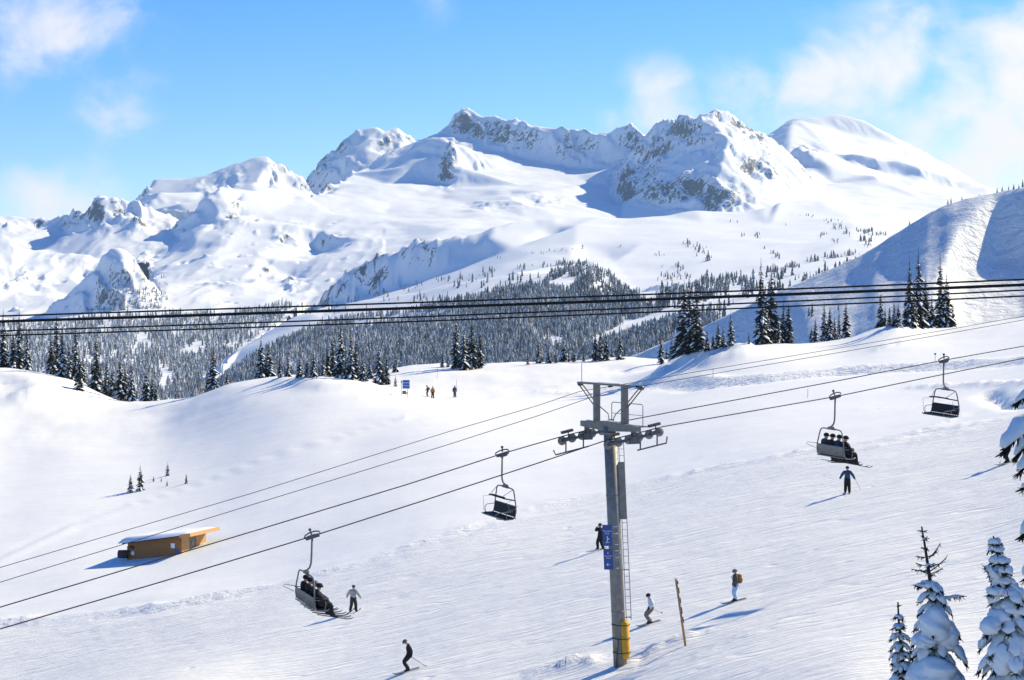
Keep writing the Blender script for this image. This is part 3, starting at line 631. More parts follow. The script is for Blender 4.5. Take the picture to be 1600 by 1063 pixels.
for (x, y, rx, ry, n, h) in [(1085,386,10,4,10,6),(1098,394,9,6,16,7),(1107,403,6,5,12,7),(1072,382,5,3,6,6),(1030,398,9,3,10,5),(1045,433,12,5,26,7),(1060,418,5,5,9,7),(1073,434,5,3,7,7),(1036,418,2,2,2,6),
      (1182,370,5,4,9,6),(1162,368,3,2,3,6),(1195,387,2,2,2,6),(1208,396,4,3,6,6),(1216,402,4,3,6,7),(1150,348,4,2,4,5),(1142,346,3,1,3,5),(1228,352,3,1,3,4),
      (1295,346,14,3,12,5),(1310,355,10,4,14,6),(1322,364,8,4,12,6),(1285,367,6,3,8,6),(1305,377,6,4,8,6),(1350,362,16,3,24,6),(1370,366,14,3,22,6),(1352,376,10,3,18,7),(1358,384,8,2,10,6),(1265,338,8,2,6,4),
      (1270,408,10,2,14,7),(1300,402,14,2,22,7),(1330,398,8,2,10,7),(1240,418,8,2,12,7),(1210,424,10,2,14,8),(1288,428,5,3,6,9),(1308,422,6,3,8,8),(1322,418,4,2,6,8),
      (875,392,16,2,8,5),(840,396,20,2,10,4),(910,388,3,2,2,6),(970,386,4,1,3,4),(780,402,10,2,4,4)]:
    r = np.random.default_rng(int(x*7+y))
    for k in range(n):
        a, b = x+r.normal()*rx*.6, y+r.normal()*ry*.6; d = GB.hit(a, b)
        if d: X_ = (a-CX)/F*d; pts.append((X_, d, GB.height(X_, d)-.3, max(2, h*(1+.3*r.normal())*0.98), r.uniform(0, 6.28), .45))
GA.finish_vis()
for k in range(1800):     # thin young trees on the steep spur
    r = RNG; a, b = r.uniform(150, 262), r.uniform(425, 505)
    if r.uniform() > (b-415)/90*np.clip(fbm(np.array(a/14), np.array(b/10), 3, 9)*2+.6, 0, 1): continue
    d = GA.hit(a, b)
    if d: X_ = (a-CX)/F*d; pts.append((X_, d, GA.height(X_, d)-.3, abs(r.normal(6.5, 2)), r.uniform(0, 6.28), .6))
pts = np.array(pts); VV = []; FF = []; AA = []; off = 0; vi = RNG.integers(0, 6, len(pts))
for v in range(6):
    p = pts[vi == v]; tv, tf = FT[v]; n = len(p); c, s_ = np.cos(p[:,4]), np.sin(p[:,4]); w = RNG.uniform(.75, 1.2, n)*p[:,3]
    x = p[:,0,None]+(tv[None,:,0]*c[:,None]-tv[None,:,1]*s_[:,None])*w[:,None]; y = p[:,1,None]+(tv[None,:,0]*s_[:,None]+tv[None,:,1]*c[:,None])*w[:,None]
    z = p[:,2,None]+tv[None,:,2]*p[:,3,None]
    VV.append(np.stack([x,y,z],-1).reshape(-1,3)); FF.append((tf[None]+off+np.arange(n)[:,None,None]*len(tv)).reshape(-1,3)); AA.append(np.repeat(p[:,5], len(tv))); off += n*len(tv)
fo = mesh_np('forest', np.concatenate(VV), np.concatenate(FF), M_FOREST, False, {'frost': np.concatenate(AA)})
tag(fo, 'distant snow-dusted conifer forest covering the valley and foothills', 'forest', kind='stuff')
print('forest trees', len(pts))

# ---- single firs along the crest: trunk + crown of drooping fronds with snow on some of them
def fir_meshes(seed, slim, snowy, whorls=26, nb=8):
    r = random.Random(seed); V = []; Fc = []; Mi = []
    def ribbon(pts_, widths, up, mi):
        b = len(V)
        for (p, w, side) in zip(pts_, widths, [None]*len(pts_)):
            V.append(tuple(p-up[0]*w-Vector((0,0,w*up[1])))); V.append(tuple(p)); V.append(tuple(p+up[0]*w-Vector((0,0,w*up[1]))))
        for i in range(len(pts_)-1):
            k = b+3*i; Fc.append((k, k+3, k+4, k+1)); Mi.append(mi); Fc.append((k+1, k+4, k+5, k+2)); Mi.append(mi)
    for w in range(whorls):
        t = w/(whorls-1); z = 0.05+0.93*t**0.92; R = slim*((1-t)**0.75*0.95+0.05)*r.uniform(.8, 1.15)
        for k in range(nb if t < .85 else 5):
            a = 2*math.pi*(k+r.random())/nb+w*1.3; L = R*r.uniform(.55, 1.2)
            if r.random() < 0.10: continue
            dr = Vector((math.cos(a), math.sin(a), 0)); sd_ = Vector((-math.sin(a), math.cos(a), 0)); droop = r.uniform(.35, .8)
            p0 = Vector((0,0,z+r.uniform(-.012, .012))); p1 = p0+dr*L*.45+Vector((0,0,-L*.12*droop)); p2 = p0+dr*L*.8+Vector((0,0,-L*.5*droop)); p3 = p0+dr*L+Vector((0,0,-L*.75*droop))
            ribbon([p0,p1,p2,p3], [L*.05,L*.24,L*.18,L*.015], (sd_, .75), 0)
            for q in (-1, 1):                       # side twigs make the outline ragged
                e = p1+sd_*q*L*.34+dr*L*.16+Vector((0,0,-L*.32)); b = len(V); V.extend([tuple(p1), tuple(p2), tuple(e)]); Fc.append((b,b+1,b+2)); Mi.append(0)
            if r.random() < snowy*(1.15-0.5*t):
                u = Vector((0,0,L*.05+.003)); ribbon([p0+dr*L*.25+u*.6, p1+u*1.6, p2+u*1.5+dr*L*.02, p3+u], [L*.03,L*.19,L*.17,L*.03], (sd_, .35), 1)
    me = bpy.data.meshes.new('crown'); me.from_pydata(V, [], Fc); me.materials.append(M_NEEDLE); me.materials.append(M_TSNOW)
    me.polygons.foreach_set('material_index', Mi); me.update()
    tv = []; tf = []; ns = 6
    for i, (z, rr) in enumerate([(-.06,.020),(.05,.017),(.5,.009),(.9,.004),(1.03,.0015)]):
        for j in range(ns): a = 2*math.pi*j/ns; tv.append((rr*math.cos(a), rr*math.sin(a), z))
        if i:
            for j in range(ns): tf.append(((i-1)*ns+j, (i-1)*ns+(j+1) % ns, i*ns+(j+1) % ns, i*ns+j))
    tm = bpy.data.meshes.new('trunk'); tm.from_pydata(tv, [], tf); tm.materials.append(M_BARK); tm.update()
    return me, tm
FIRS = [fir_meshes(31+i, [.115,.13,.15,.17,.13,.16,.20,.24][i], [.35,.45,.4,.5,.3,.6,.55,.3][i], [30,28,28,26,30,26,20,14][i]) for i in range(8)]
def crest_point(px, py, off=3.0):
    d = GN.hit(px, py)
    i = int(np.clip(round((px-GN.px[0])/(GN.px[1]-GN.px[0])), 0, len(GN.px)-1)); col = GN.cm[:, i]
    k = int(np.argmin(np.where(GN.d < 372, col, 1e9))); k = int(np.argmax(col <= col[k]+1e-6)); dc = GN.d[k]
    if d is None or d > dc: d = dc+off
    x = (px-CX)/F*d; return Vector((x, d, GN.height(x, d)))
def fir(name, loc, h, v, rz, label, cat, group, wf=1.0):
    r = empty(name, loc, rz); r.scale = (h*wf, h*wf, h)
    cr = bpy.data.objects.new('crown', FIRS[v][0]); tr = bpy.data.objects.new('trunk', FIRS[v][1])
    for o in (cr, tr): COL.objects.link(o); o.parent = r
    return tag(r, label, cat, group)
ridge = [(5,572,78),(30,572,80),(42,574,60),(20,572,50),(88,574,74),(97,577,62),(80,574,46),(118,588,76),(108,584,48),(124,610,54),(130,600,40),(150,592,60),(188,600,40),(205,607,44),(176,602,30),(167,600,32),(228,626,50),(237,625,36),(243,626,28),(196,604,28),(180,612,20),
 (333,603,56),(325,604,26),(355,598,20),(408,589,56),(420,589,50),(437,589,30),(450,589,32),(468,589,34),(490,589,38),(479,589,24),(512,588,44),(520,588,62),(532,591,76),(548,593,68),(556,593,62),(540,592,50),(567,596,40),(578,592,30),(505,588,34),(592,601,54),(604,601,42),(598,598,36),(618,582,30),
 (712,576,76),(724,578,56),(737,577,74),(750,575,54),(745,574,40),(730,575,48),(691,574,26),(700,574,20),(841,568,38),(857,568,30),(868,568,20),(881,566,35),(897,566,24),(889,566,18),(825,570,20),(912,565,18),(930,564,42),(938,564,48),(947,564,40),(969,562,36),(1033,569,44),(1050,558,28),(1042,560,18),
 (1069,552,98),(1078,552,102),(1089,549,98),(1062,553,60),(1105,547,30),(1096,547,40),(1122,544,38),(1130,543,30),(1142,541,48),(1114,545,22),(1170,537,16),(1189,538,116),(1205,536,104),(1196,537,60),(1224,534,58),(1232,532,54),(1216,534,30),(1274,528,28),(1288,528,50),(1297,528,46),(1304,528,30),(1311,526,38),(1322,526,50),(1268,528,18),
 (1376,508,46),(1383,509,26),(1390,509,28),(1397,510,38),(1404,510,32),(1421,509,94),(1435,510,106),(1446,510,72),(1456,510,42),(1428,510,60),(1469,509,98),(1479,510,72),(1488,511,34),(1415,510,40)]
def side(px):
    if px < 160: return 'on the snowbank at the left edge'
    if px < 260: return 'stepping down into the left notch'
    if px < 380: return 'beside the valley notch'
    if px < 500: return 'left of the dense clump behind the snow hump'
    if px < 585: return 'in the dense clump behind the snow hump'
    if px < 640: return 'behind the blue trail sign'
    if px < 770: return 'in the tall clump right of the trail sign'
    if px < 920: return 'in the low row left of the lift tower'
    if px < 1000: return 'in the small clump just above the tower head'
    if px < 1100: return 'in the dark clump behind the snow mound'
    if px < 1180: return 'in the low clump right of the snow mound'
    if px < 1250: return 'in the tall pair left of the shaded hill'
    if px < 1340: return 'in the thin clump below the hill'
    if px < 1412: return 'in the short row left of the tallest clump'
    return 'in the tallest clump at the right crest'
cnt = {}
for (px, py, h) in ridge: cnt.setdefault(side(px), []).append(px)
for i, (px, py, h) in enumerate(ridge):
    q = crest_point(px, py, random.uniform(2, 7)); sd_ = side(px); lst = sorted(cnt[sd_]); rk = lst.index(px)
    size = 'tall' if h > 65 else 'mid-sized' if h > 38 else 'small'
    pos = 'leftmost' if rk == 0 else 'rightmost' if rk == len(lst)-1 else ['', 'second', 'third', 'fourth', 'fifth', 'sixth', 'seventh', 'eighth', 'ninth', 'tenth', 'eleventh', 'twelfth', 'thirteenth', 'fourteenth', 'fifteenth'][rk]+' from left'
    v = random.choice([0,1,2,3,4]) if h > 60 else random.choice([1,2,3,5]) if h > 34 else random.choice([3,5,6])
    hm = (HY-(py-h*1.13))/F*q.y-(q.z-.25)
    fir('fir_tree', q-Vector((0,0,.25)), hm, v, random.uniform(0, 6.28), f'{size} dark fir {sd_}, {pos}', 'tree', 'firs along the near crest', random.uniform(.9, 1.15))
for i, (px, h, lab) in enumerate([(1269,24,'lone fir clump on the shaded hill above the thin firs, left stem'),(1264,18,'lone fir clump on the shaded hill above the thin firs, right stem'),(1310,12,'tiny fir on the lit lower part of the hill')]):
    py = 494 if i < 2 else 485
    q = GC.ground(px, py)
    if q: fir('fir_tree', q-Vector((0,0,.2)), h*q.y/F, 5, i, lab, 'tree', 'firs on the skied hill')
for i, (px, h) in enumerate([(1421,8),(1481,10),(1486,11),(1503,8),(1530,5),(1558,9),(1566,10),(1576,8),(1584,10),(1592,7),(1598,14)]):
    cy = float(np.interp(px, GC.px, cpy)); dc = float(np.interp(px, GC.px, cd))+1; x = (px-CX)/F*dc
    fir('fir_tree', (x, dc, GC.height(x, dc)-.3), (h+2)*dc/F, random.choice([3,5,6]), i, f'tiny fir on the skyline of the skied hill, number {i+1} from the left'.replace('number 1 from the left','leftmost') if i == 0 else f'tiny fir on the skyline of the skied hill, {["","second","third","fourth","fifth","sixth","seventh","eighth","ninth","tenth","eleventh"][i]} from left', 'tree', 'firs on the hill skyline')
for (px, py, h, v, lab) in [(204,769,29,6,'bushy sapling with a long shadow, left of the tallest sapling'),(219,767,42,7,'tallest slender sapling above the wooden hut'),(262,743,23,7,'slender sapling standing highest up the open snow'),(291,756,18,7,'rightmost small sapling above the wooden hut'),(261,760,11,7,'tiny bent sapling below the highest sapling'),(240,753,10,6,'low buried shrub left of the tiny saplings'),(252,753,8,7,'tiny sapling tip beside the buried shrub'),(618,604,19,7,'thin sapling just left of the blue trail sign')]:
    q = GN.ground(px, py); fir('sapling', q-Vector((0,0,.05)), h*q.y/F, v, random.uniform(0, 6), lab, 'sapling', 'saplings in the open snow', 1.1 if v == 6 else .8)
# ================================================================ mesh builder
class MB:
    def __init__(s): s.V = []; s.Fc = []
    def box(s, c, size, R=None, taper=1.0):
        c = Vector(c); b = len(s.V); hx, hy, hz = (q/2 for q in size)
        for sz in (-1, 1):
            k = taper if sz > 0 else 1.0
            for sx, sy in ((-1,-1),(1,-1),(1,1),(-1,1)):
                p = Vector((sx*hx*k, sy*hy*k, sz*hz)); p = R @ p if R else p; s.V.append(tuple(c+p))
        for f in ((0,3,2,1),(4,5,6,7),(0,1,5,4),(1,2,6,5),(2,3,7,6),(3,0,4,7)): s.Fc.append(tuple(b+i for i in f))
        return s
    def bar(s, p0, p1, w, h=None, up=(0,0,1)):
        p0, p1 = Vector(p0), Vector(p1); d = p1-p0; L = d.length; x = d.normalized(); u = Vector(up)
        if abs(x.dot(u)) > .95: u = Vector((0,1,0))
        y = u.cross(x).normalized(); z = x.cross(y); R = Matrix((x, y, z)).transposed(); return s.box((p0+p1)/2, (L, w, h or w), R)
    def tube(s, pts, r, n=8, closed=False):
        pts = [Vector(p) for p in pts]; m = len(pts); rr = r if isinstance(r, (list, tuple)) else [r]*m; b = len(s.V); prev = None
        for i, p in enumerate(pts):
            t = (pts[(i+1) % m]-pts[i-1]) if closed else (pts[min(i+1, m-1)]-pts[max(i-1, 0)])
            t.normalize(); a = prev if prev is not None else (Vector((0,0,1)) if abs(t.z) < .9 else Vector((1,0,0)))
            y = t.cross(a).normalized(); a = y.cross(t).normalized(); prev = a
            for k in range(n): q = 2*math.pi*k/n; s.V.append(tuple(p+(y*math.cos(q)+a*math.sin(q))*rr[i]))
        for i in range(m if closed else m-1):
            j = (i+1) % m
            for k in range(n): s.Fc.append((b+i*n+k, b+i*n+(k+1) % n, b+j*n+(k+1) % n, b+j*n+k))
        if not closed: s.Fc.append(tuple(b+k for k in range(n))[::-1]); s.Fc.append(tuple(b+(m-1)*n+k for k in range(n)))
        return s
    def lathe(s, c, axis, prof, n=16):                    # prof: (offset along axis, radius)
        c = Vector(c); ax = Vector(axis).normalized(); return s.tube_prof(c, ax, prof, n)
    def tube_prof(s, c, ax, prof, n):
        a = Vector((0,0,1)) if abs(ax.z) < .9 else Vector((1,0,0)); y = ax.cross(a).normalized(); a = y.cross(ax).normalized(); b = len(s.V)
        for (o, r) in prof:
            for k in range(n): q = 2*math.pi*k/n; s.V.append(tuple(c+ax*o+(y*math.cos(q)+a*math.sin(q))*r))
        for i in range(len(prof)-1):
            for k in range(n): s.Fc.append((b+i*n+k, b+i*n+(k+1) % n, b+(i+1)*n+(k+1) % n, b+(i+1)*n+k))
        s.Fc.append(tuple(b+k for k in range(n))[::-1]); s.Fc.append(tuple(b+(len(prof)-1)*n+k for k in range(n))); return s
    def build(s, name, mat, parent=None, smooth=False, bevel=0.0):
        me = bpy.data.meshes.new(name); me.from_pydata(s.V, [], s.Fc); me.materials.append(mat); me.update()
        if smooth: me.polygons.foreach_set('use_smooth', [True]*len(me.polygons))
        o = bpy.data.objects.new(name, me); COL.objects.link(o)
        if parent: o.parent = parent
        if bevel: m = o.modifiers.new('bevel', 'BEVEL'); m.width = bevel; m.segments = 2; m.limit_method = 'ANGLE'
        return o

M_STEEL = simple_mat('galvanised_steel', (0.215, 0.205, 0.195), 0.55, 0.25, 0.4, 0.18, 3.0)
M_STEELD = simple_mat('dark_steel', (0.10, 0.102, 0.105), 0.55, 0.3, 0.4, 0.2, 5.0)
M_CABLE = simple_mat('steel_cable', (0.045, 0.046, 0.048), 0.6, 0.2, 0.3, 0.2, 30)
M_RUB = simple_mat('black_rubber', (0.02, 0.02, 0.022), 0.7)
M_SEAT = simple_mat('black_seat_pad', (0.018, 0.018, 0.020), 0.6)
M_BLUE = simple_mat('blue_sign', (0.035, 0.085, 0.30), 0.45)
M_WHITE = simple_mat('white_paint', (0.75, 0.76, 0.78), 0.5, var=.04)
M_PAD = simple_mat('yellow_pad', (0.62, 0.33, 0.03), 0.6, var=0.12)
M_WOOD = simple_mat('orange_wood', (0.52, 0.24, 0.07), 0.7, var=0.25, scale=9)
M_WOODL = simple_mat('pale_wood', (0.62, 0.36, 0.15), 0.7, var=0.15, scale=9)
M_DKWOOD = simple_mat('dark_wood', (0.06, 0.05, 0.045), 0.8)

# ================================================================ chairlift
PHI = math.radians(28); U = Vector((math.cos(PHI), math.sin(PHI), 0)); Vv = Vector((-math.sin(PHI), math.cos(PHI), 0))
TOP = P(953, 668, 88.5); GAUGE = 4.2
def on_line(px, py, off):
    p0 = TOP+Vv*off; k = (px-CX)/F; t = (k*p0.y-p0.x)/(U.x-k*U.y); return P(px, py, p0.y+t*U.y)
def rope_curve(ctrl, off, step=12.0):
    q = [on_line(px, py, off) for px, py in ctrl]; s = [(p-TOP).dot(U) for p in q]; z = [p.z for p in q]
    base = TOP+Vv*off; out = []
    n = 60
    for i in range(n+1):
        a = s[0]+(s[-1]-s[0])*i/n
        # piecewise linear with light rounding keeps the rope straight between towers
        zz_ = float(np.interp(a, s, z)); out.append(Vector((base.x+U.x*a, base.y+U.y*a, zz_)))
    for sv, zv in zip(s, z): out.append(Vector((base.x+U.x*sv, base.y+U.y*sv, zv)))
    out.sort(key=lambda p: (p-TOP).dot(U)); res = [out[0]]
    for p in out[1:]:
        if (p-res[-1]).length > 0.02: res.append(p)
    return res
ROPE_A = [(-900,1215),(-260,1026),(0,949),(400,829),(640,756),(785,709),(840,693),(886,680),(931,669),(976,658),(1080,638),(1305,596),(1475,563),(1600,541),(1900,489)]
ROPE_B = [(-900,1253),(-260,1061),(0,983),(250,910),(488,838),(660,783),(840,724),(942,690),(988,679),(1035,667),(1080,659),(1305,620),(1450,590),(1600,560),(1900,502)]
CAB_C = [(-900,1140),(-260,960),(0,887),(400,769),(700,675),(840,634),(905,612),(957,603.5),(1080,582.5),(1300,546),(1500,512),(1600,494),(1900,440)]
CAB_D = [(-900,1194),(-260,992),(0,910),(400,787),(700,695),(840,650),(953,611),(1001,603.5),(1080,590),(1300,553),(1500,518),(1600,500),(1900,447)]
for ctrl, off, r, nm, lab, cat in ((ROPE_A, GAUGE/2, .026, 'haul_rope', 'dark steel haul rope carrying the two empty chairs', 'rope'), (ROPE_B, -GAUGE/2, .026, 'haul_rope', 'dark steel haul rope carrying the two chairs with riders', 'rope'),
                          (CAB_C, 2.75, .015, 'signal_cable', 'thin upper cable fixed to the left end of the tower top', 'cable'), (CAB_D, -2.75, .015, 'signal_cable', 'thin upper cable fixed to the right end of the tower top', 'cable')):
    o = MB().tube(rope_curve(ctrl, off), r, 6).build(nm, M_CABLE, None, True); tag(o, lab, cat, 'lift ropes' if nm == 'haul_rope' else 'lift signal cables')
    if nm == 'signal_cable':
        c = [on_line(951, 604.4, off), on_line(957, 603.5, off)] if off > 0 else [on_line(994, 604.6, off), on_line(1003, 603.2, off)]
        MB().tube([c[0], (c[0]+c[1])/2, c[1]], .045, 8).build('damper_sleeve', M_RUB, o, True)

def lift_tower():
    base = GN.ground(971, 1042); base = Vector((base.x, TOP.y, GN.height((971-CX)/F*TOP.y, TOP.y))); base.x = (971-CX)/F*TOP.y
    root = empty('lift_tower', base, PHI); tag(root, 'grey steel chairlift tower with blue signs and yellow pad', 'lift tower')
    Ri = Matrix.Rotation(-PHI, 3, 'Z')
    def L(w): return Ri @ (Vector(w)-base)
    hd = L(TOP); foot = Vector((0,0,-1.2)); ax = (hd-foot).normalized()
    MB().tube([foot, foot+(hd-foot)*.5, hd+ax*.05], [.315,.31,.305], 28).build('pole', M_STEEL, root, True)
    MB().tube([hd-ax*.30, hd-ax*.22], .36, 28).build('pole_flange', M_STEEL, root, True)
    m = MB()
    for k in range(3): q = foot+(hd-foot)*(.30+.22*k); MB().tube([q, q+ax*.05], .325, 28).build('pole_weld_band', M_STEEL, root, True)
    X, Y, Z = Vector((1,0,0)), Vector((0,1,0)), Vector((0,0,1))
    # crossarm: deep in the middle, tapered at the ends
    m = MB(); b = len(m.V)
    sec = [(-2.5,.15,.13),(-1.5,.18,.17),(-.45,.22,.22),(.45,.22,.22),(1.5,.18,.17),(2.5,.15,.13)]
    for (y, w, h) in sec:
        for sx, sz in ((-1,-1),(1,-1),(1,1),(-1,1)): m.V.append(tuple(hd+X*sx*w+Y*y+Z*(sz*h+.06)))
    for i in range(5):
        for k in range(4): m.Fc.append((b+i*4+k, b+i*4+(k+1) % 4, b+i*4+4+(k+1) % 4, b+i*4+4+k))
    m.Fc.append((b+3,b+2,b+1,b)); m.Fc.append((b+20,b+21,b+22,b+23)); arm = m.build('crossarm', M_STEEL, root, False, .02)
    MB().box(hd+Z*.29+X*.02, (.30,.85,.03)).build('snow_cap', M_TSNOW, arm, True, .02); MB().box(hd+Z*.24+Y*1.75, (.2,.5,.04)).build('snow_cap', M_TSNOW, arm, True, .02)
    for y in (-1.3, 1.2):                                           # lifting frame
        MB().box(hd+Y*y+Z*1.1, (.26,.26,1.72)).build('lifting_post', M_STEEL, root, False, .02)
    m = MB(); m.box(hd+Z*1.98+X*.10, (.10,5.6,.09)).box(hd+Z*1.98-X*.10, (.10,5.6,.09)); tb = m.build('lifting_beam', M_STEEL, root)
    MB().box(hd+Z*2.05+Y*.1, (.34,1.5,.05)).build('snow_cap', M_TSNOW, tb, True, .02)
    for y in (-2.75, 2.75): MB().lathe(hd+Y*y+Z*1.93-X*.1, (1,0,0), [(0,.10),(.2,.10)], 12).build('pulley', M_STEELD, tb, True)
    for y0, y1 in ((2.70,1.25),(-2.70,-1.35)):
        for dx in (-.1,.1): MB().tube([hd+Y*y0+Z*1.90+X*dx, hd+Y*y1+Z*.95+X*dx], .03, 8).build('brace', M_STEEL, root, True)
    for y0, y1, y2 in ((1.1,.1,.05),(-1.2,-.35,-.30)):
        MB().tube([hd+Y*y0+Z*1.0, hd+Y*(y1*1.4)+Z*.62, hd+Y*y1+Z*.45, hd+Y*y2+Z*.2], .025, 8).build('brace', M_STEEL, root, True)
    MB().tube([hd+Y*2.6+Z*2.0, hd+Y*2.6+Z*2.9], .015, 6).build('antenna', M_STEELD, root)
    for (y0, y1, x) in ((.75,-.55,.55),(-.75,-2.0,.55)):            # work platform rails
        m = MB(); m.tube([hd+X*x+Y*y0+Z*.15, hd+X*x+Y*y0+Z*1.05, hd+X*x+Y*(y0-.08)+Z*1.13, hd+X*x+Y*(y1+.08)+Z*1.13, hd+X*x+Y*y1+Z*1.05, hd+X*x+Y*y1+Z*.15], .02, 6)
        m.tube([hd+X*x+Y*y0+Z*.62, hd+X*x+Y*y1+Z*.62], .014, 6); m.build('handrail', M_STEEL, root)
    MB().box(hd+X*.55+Y*-1.4+Z*.12, (.5,1.5,.04)).build('work_platform', M_STEELD, root)
    # sheave trains: wheels under each rope
    for side, ctrl in ((1, ROPE_A), (-1, ROPE_B)):
        yy = side*GAUGE/2; base_w = TOP+Vv*yy
        sr = empty('sheave_train', (0,0,0), 0, root); del sr
        ss = [(on_line(px, py, yy)-TOP).dot(U) for px, py in ctrl]; zs = [on_line(px, py, yy).z for px, py in ctrl]
        def rz_(a): return float(np.interp(a, ss, zs))-base.z
        xs = [-1.36+.545*i for i in range(6)]; train = None
        pos = [Vector((hd.x+a, hd.y+yy, rz_(a)-.20)) for a in xs]
        m = MB(); m.bar(pos[0]+Y*.09-Z*.02, pos[5]+Y*.09-Z*.02, .05, .10); m.bar(pos[0]-Y*.09-Z*.02, pos[5]-Y*.09-Z*.02, .05, .10)
        for i in (0, 2, 4): m.bar(pos[i]+Z*.01+Y*.13, pos[i+1]+Z*.01+Y*.13, .04, .14); m.bar(pos[i]+Z*.01-Y*.13, pos[i+1]+Z*.01-Y*.13, .04, .14)
        m.box((pos[2]+pos[3])/2-Z*.12, (.5,.22,.26)); m.bar((pos[2]+pos[3])/2-Z*.05, Vector((hd.x, hd.y+yy, hd.z+.12)), .2, .2)
        train = m.build('sheave_beam', M_STEELD, root, False, .01)
        for q in pos:
            w = MB().lathe(q, (0,1,0), [(-.05,.10),(-.05,.205),(-.03,.215),(-.015,.195),(.015,.195),(.03,.215),(.05,.205),(.05,.10)], 22).build('sheave_wheel', M_STEEL, train, True)
            MB().lathe(q, (0,1,0), [(-.075,.05),(-.07,.07),(.07,.07),(.075,.05)], 12).build('hub', M_STEELD, train, True)
        for i in (0, 4):
            c = (pos[i]+pos[i+1])/2+Z*.38; d_ = (pos[i+1]-pos[i])*.55
            MB().bar(c-d_, c+d_, .16, .12).build('rope_catcher', M_STEELD, train); MB().bar(c-Y*.12, c-Y*.12-Z*.4, .04).build('catcher_arm', M_STEELD, train)
        # inspection rail hung below, with upturned ends
        a0, a1 = (-1.7, .1) if side > 0 else (.2, 1.75)
        r0, r1 = Vector((hd.x+a0, hd.y+yy, rz_(a0)-.78)), Vector((hd.x+a1, hd.y+yy, rz_(a1)-.78))
        m = MB(); e0 = [r0+Vector((-.12,0,.22)), r0] if side > 0 else [r0]; e1 = [r1] if side > 0 else [r1, r1+Vector((.04,0,.3))]
        m.tube(e0+[(r0+r1)/2]+e1, .035, 8); m.build('inspection_rail', M_STEELD, train)
        for a in ((-1.15,-.2) if side > 0 else (.35,1.25)): MB().bar(Vector((hd.x+a, hd.y+yy, rz_(a)-.25)), Vector((hd.x+a, hd.y+yy, rz_(a)-.78)), .05).build('rail_hanger', M_STEELD, train)
    # ladder on the side away from the slope, with a cover plate on its upper part
    ld = Vector((.82,-.57,0)).normalized(); sdv = Vector((.57,.82,0))
    ld = Ri @ Vector((1.0,-.10,0)).normalized(); sdv = Ri @ Vector((.25,.97,0)).normalized()
    def at(h): t = (h-foot.z)/(hd.z-foot.z); return foot+(hd-foot)*t
    z0, z1, zp = 2.1, hd.z-.55, 6.75
    rl = []
    m = MB(); m.tube([at(z0)+ld*.37, at(z1)+ld*.37], .018, 6); m.build('ladder_rail', M_STEEL, root)
    m = MB(); m.tube([at(z0)+ld*.60, at(z1)+ld*.60], .018, 6); m.build('ladder_rail', M_STEEL, root)
    h = z0+.15
    while h < z1:
        MB().tube([at(h)+ld*.36, at(h)+ld*.61], .012, 6).build('ladder_rung', M_STEEL, root); h += .31
    a, b = at(zp), at(zp+2.65); m = MB(); k = len(m.V)
    for q in (a, b):
        for o1, o2 in ((.30,.03),(.60,.03),(.60,-.02),(.30,-.02)): m.V.append(tuple(q+ld*o1-sdv*(o2+.02)))
    for f in ((0,1,5,4),(1,2,6,5),(2,3,7,6),(3,0,4,7),(3,2,1,0),(4,5,6,7)): m.Fc.append(tuple(k+i for i in f))
    m.build('ladder_cover', M_STEEL, root)
    for hz in (2.2, 4.4): MB().tube([at(hz), at(hz)+ld*.6], .02, 6).build('ladder_bracket', M_STEEL, root)
    # two blue trail signs strapped to the side of the pole
    def sign(hz, hh, lines, arrow, icon):
        dirn = Ri @ Vector((-.80,-.60,0)).normalized(); nrm = Ri @ Vector((-.10,-1,0)).normalized(); rgt = Ri @ Vector((1,-.10,0)).normalized()
        c = at(hz)+dirn*.42+ld*-.02; upv = ax; R = Matrix((rgt, -nrm, upv)).transposed()
        sg = MB().box(c, (.42,.03,hh), R).build('trail_sign', M_BLUE, root, False, .006)
        sg['label'] = 'blue trail sign with skier symbol and arrow' if icon else 'lower blue trail sign with white arrow pointing left'
        for zz_ in (-.42,.1,.42): MB().tube([c+upv*zz_*hh-nrm*.02+rgt*.20, at(hz)+upv*zz_*hh+nrm*.325+rgt*.1, at(hz)+upv*zz_*hh+rgt*.325], .016, 6).build('sign_strap', M_WHITE, sg)
        for (txt, oz, sz) in lines:
            cu = bpy.data.curves.new('lettering', 'FONT'); cu.body = txt; cu.size = sz; cu.align_x = 'CENTER'; cu.align_y = 'CENTER'; cu.extrude = .002; cu.materials.append(M_WHITE)
            t0 = bpy.data.objects.new('tmp_text', cu); COL.objects.link(t0); dg = bpy.context.evaluated_depsgraph_get(); dg.update()
            tm = bpy.data.meshes.new_from_object(t0.evaluated_get(dg)); bpy.data.objects.remove(t0); tm.materials.clear(); tm.materials.append(M_WHITE)
            t = bpy.data.objects.new('lettering', tm); COL.objects.link(t); t.parent = sg
            t.matrix_local = Matrix.Translation(c+upv*oz*hh+nrm*.019) @ Matrix((rgt, upv, nrm)).transposed().to_4x4()
        m = MB(); o = c+nrm*.019+upv*arrow*hh
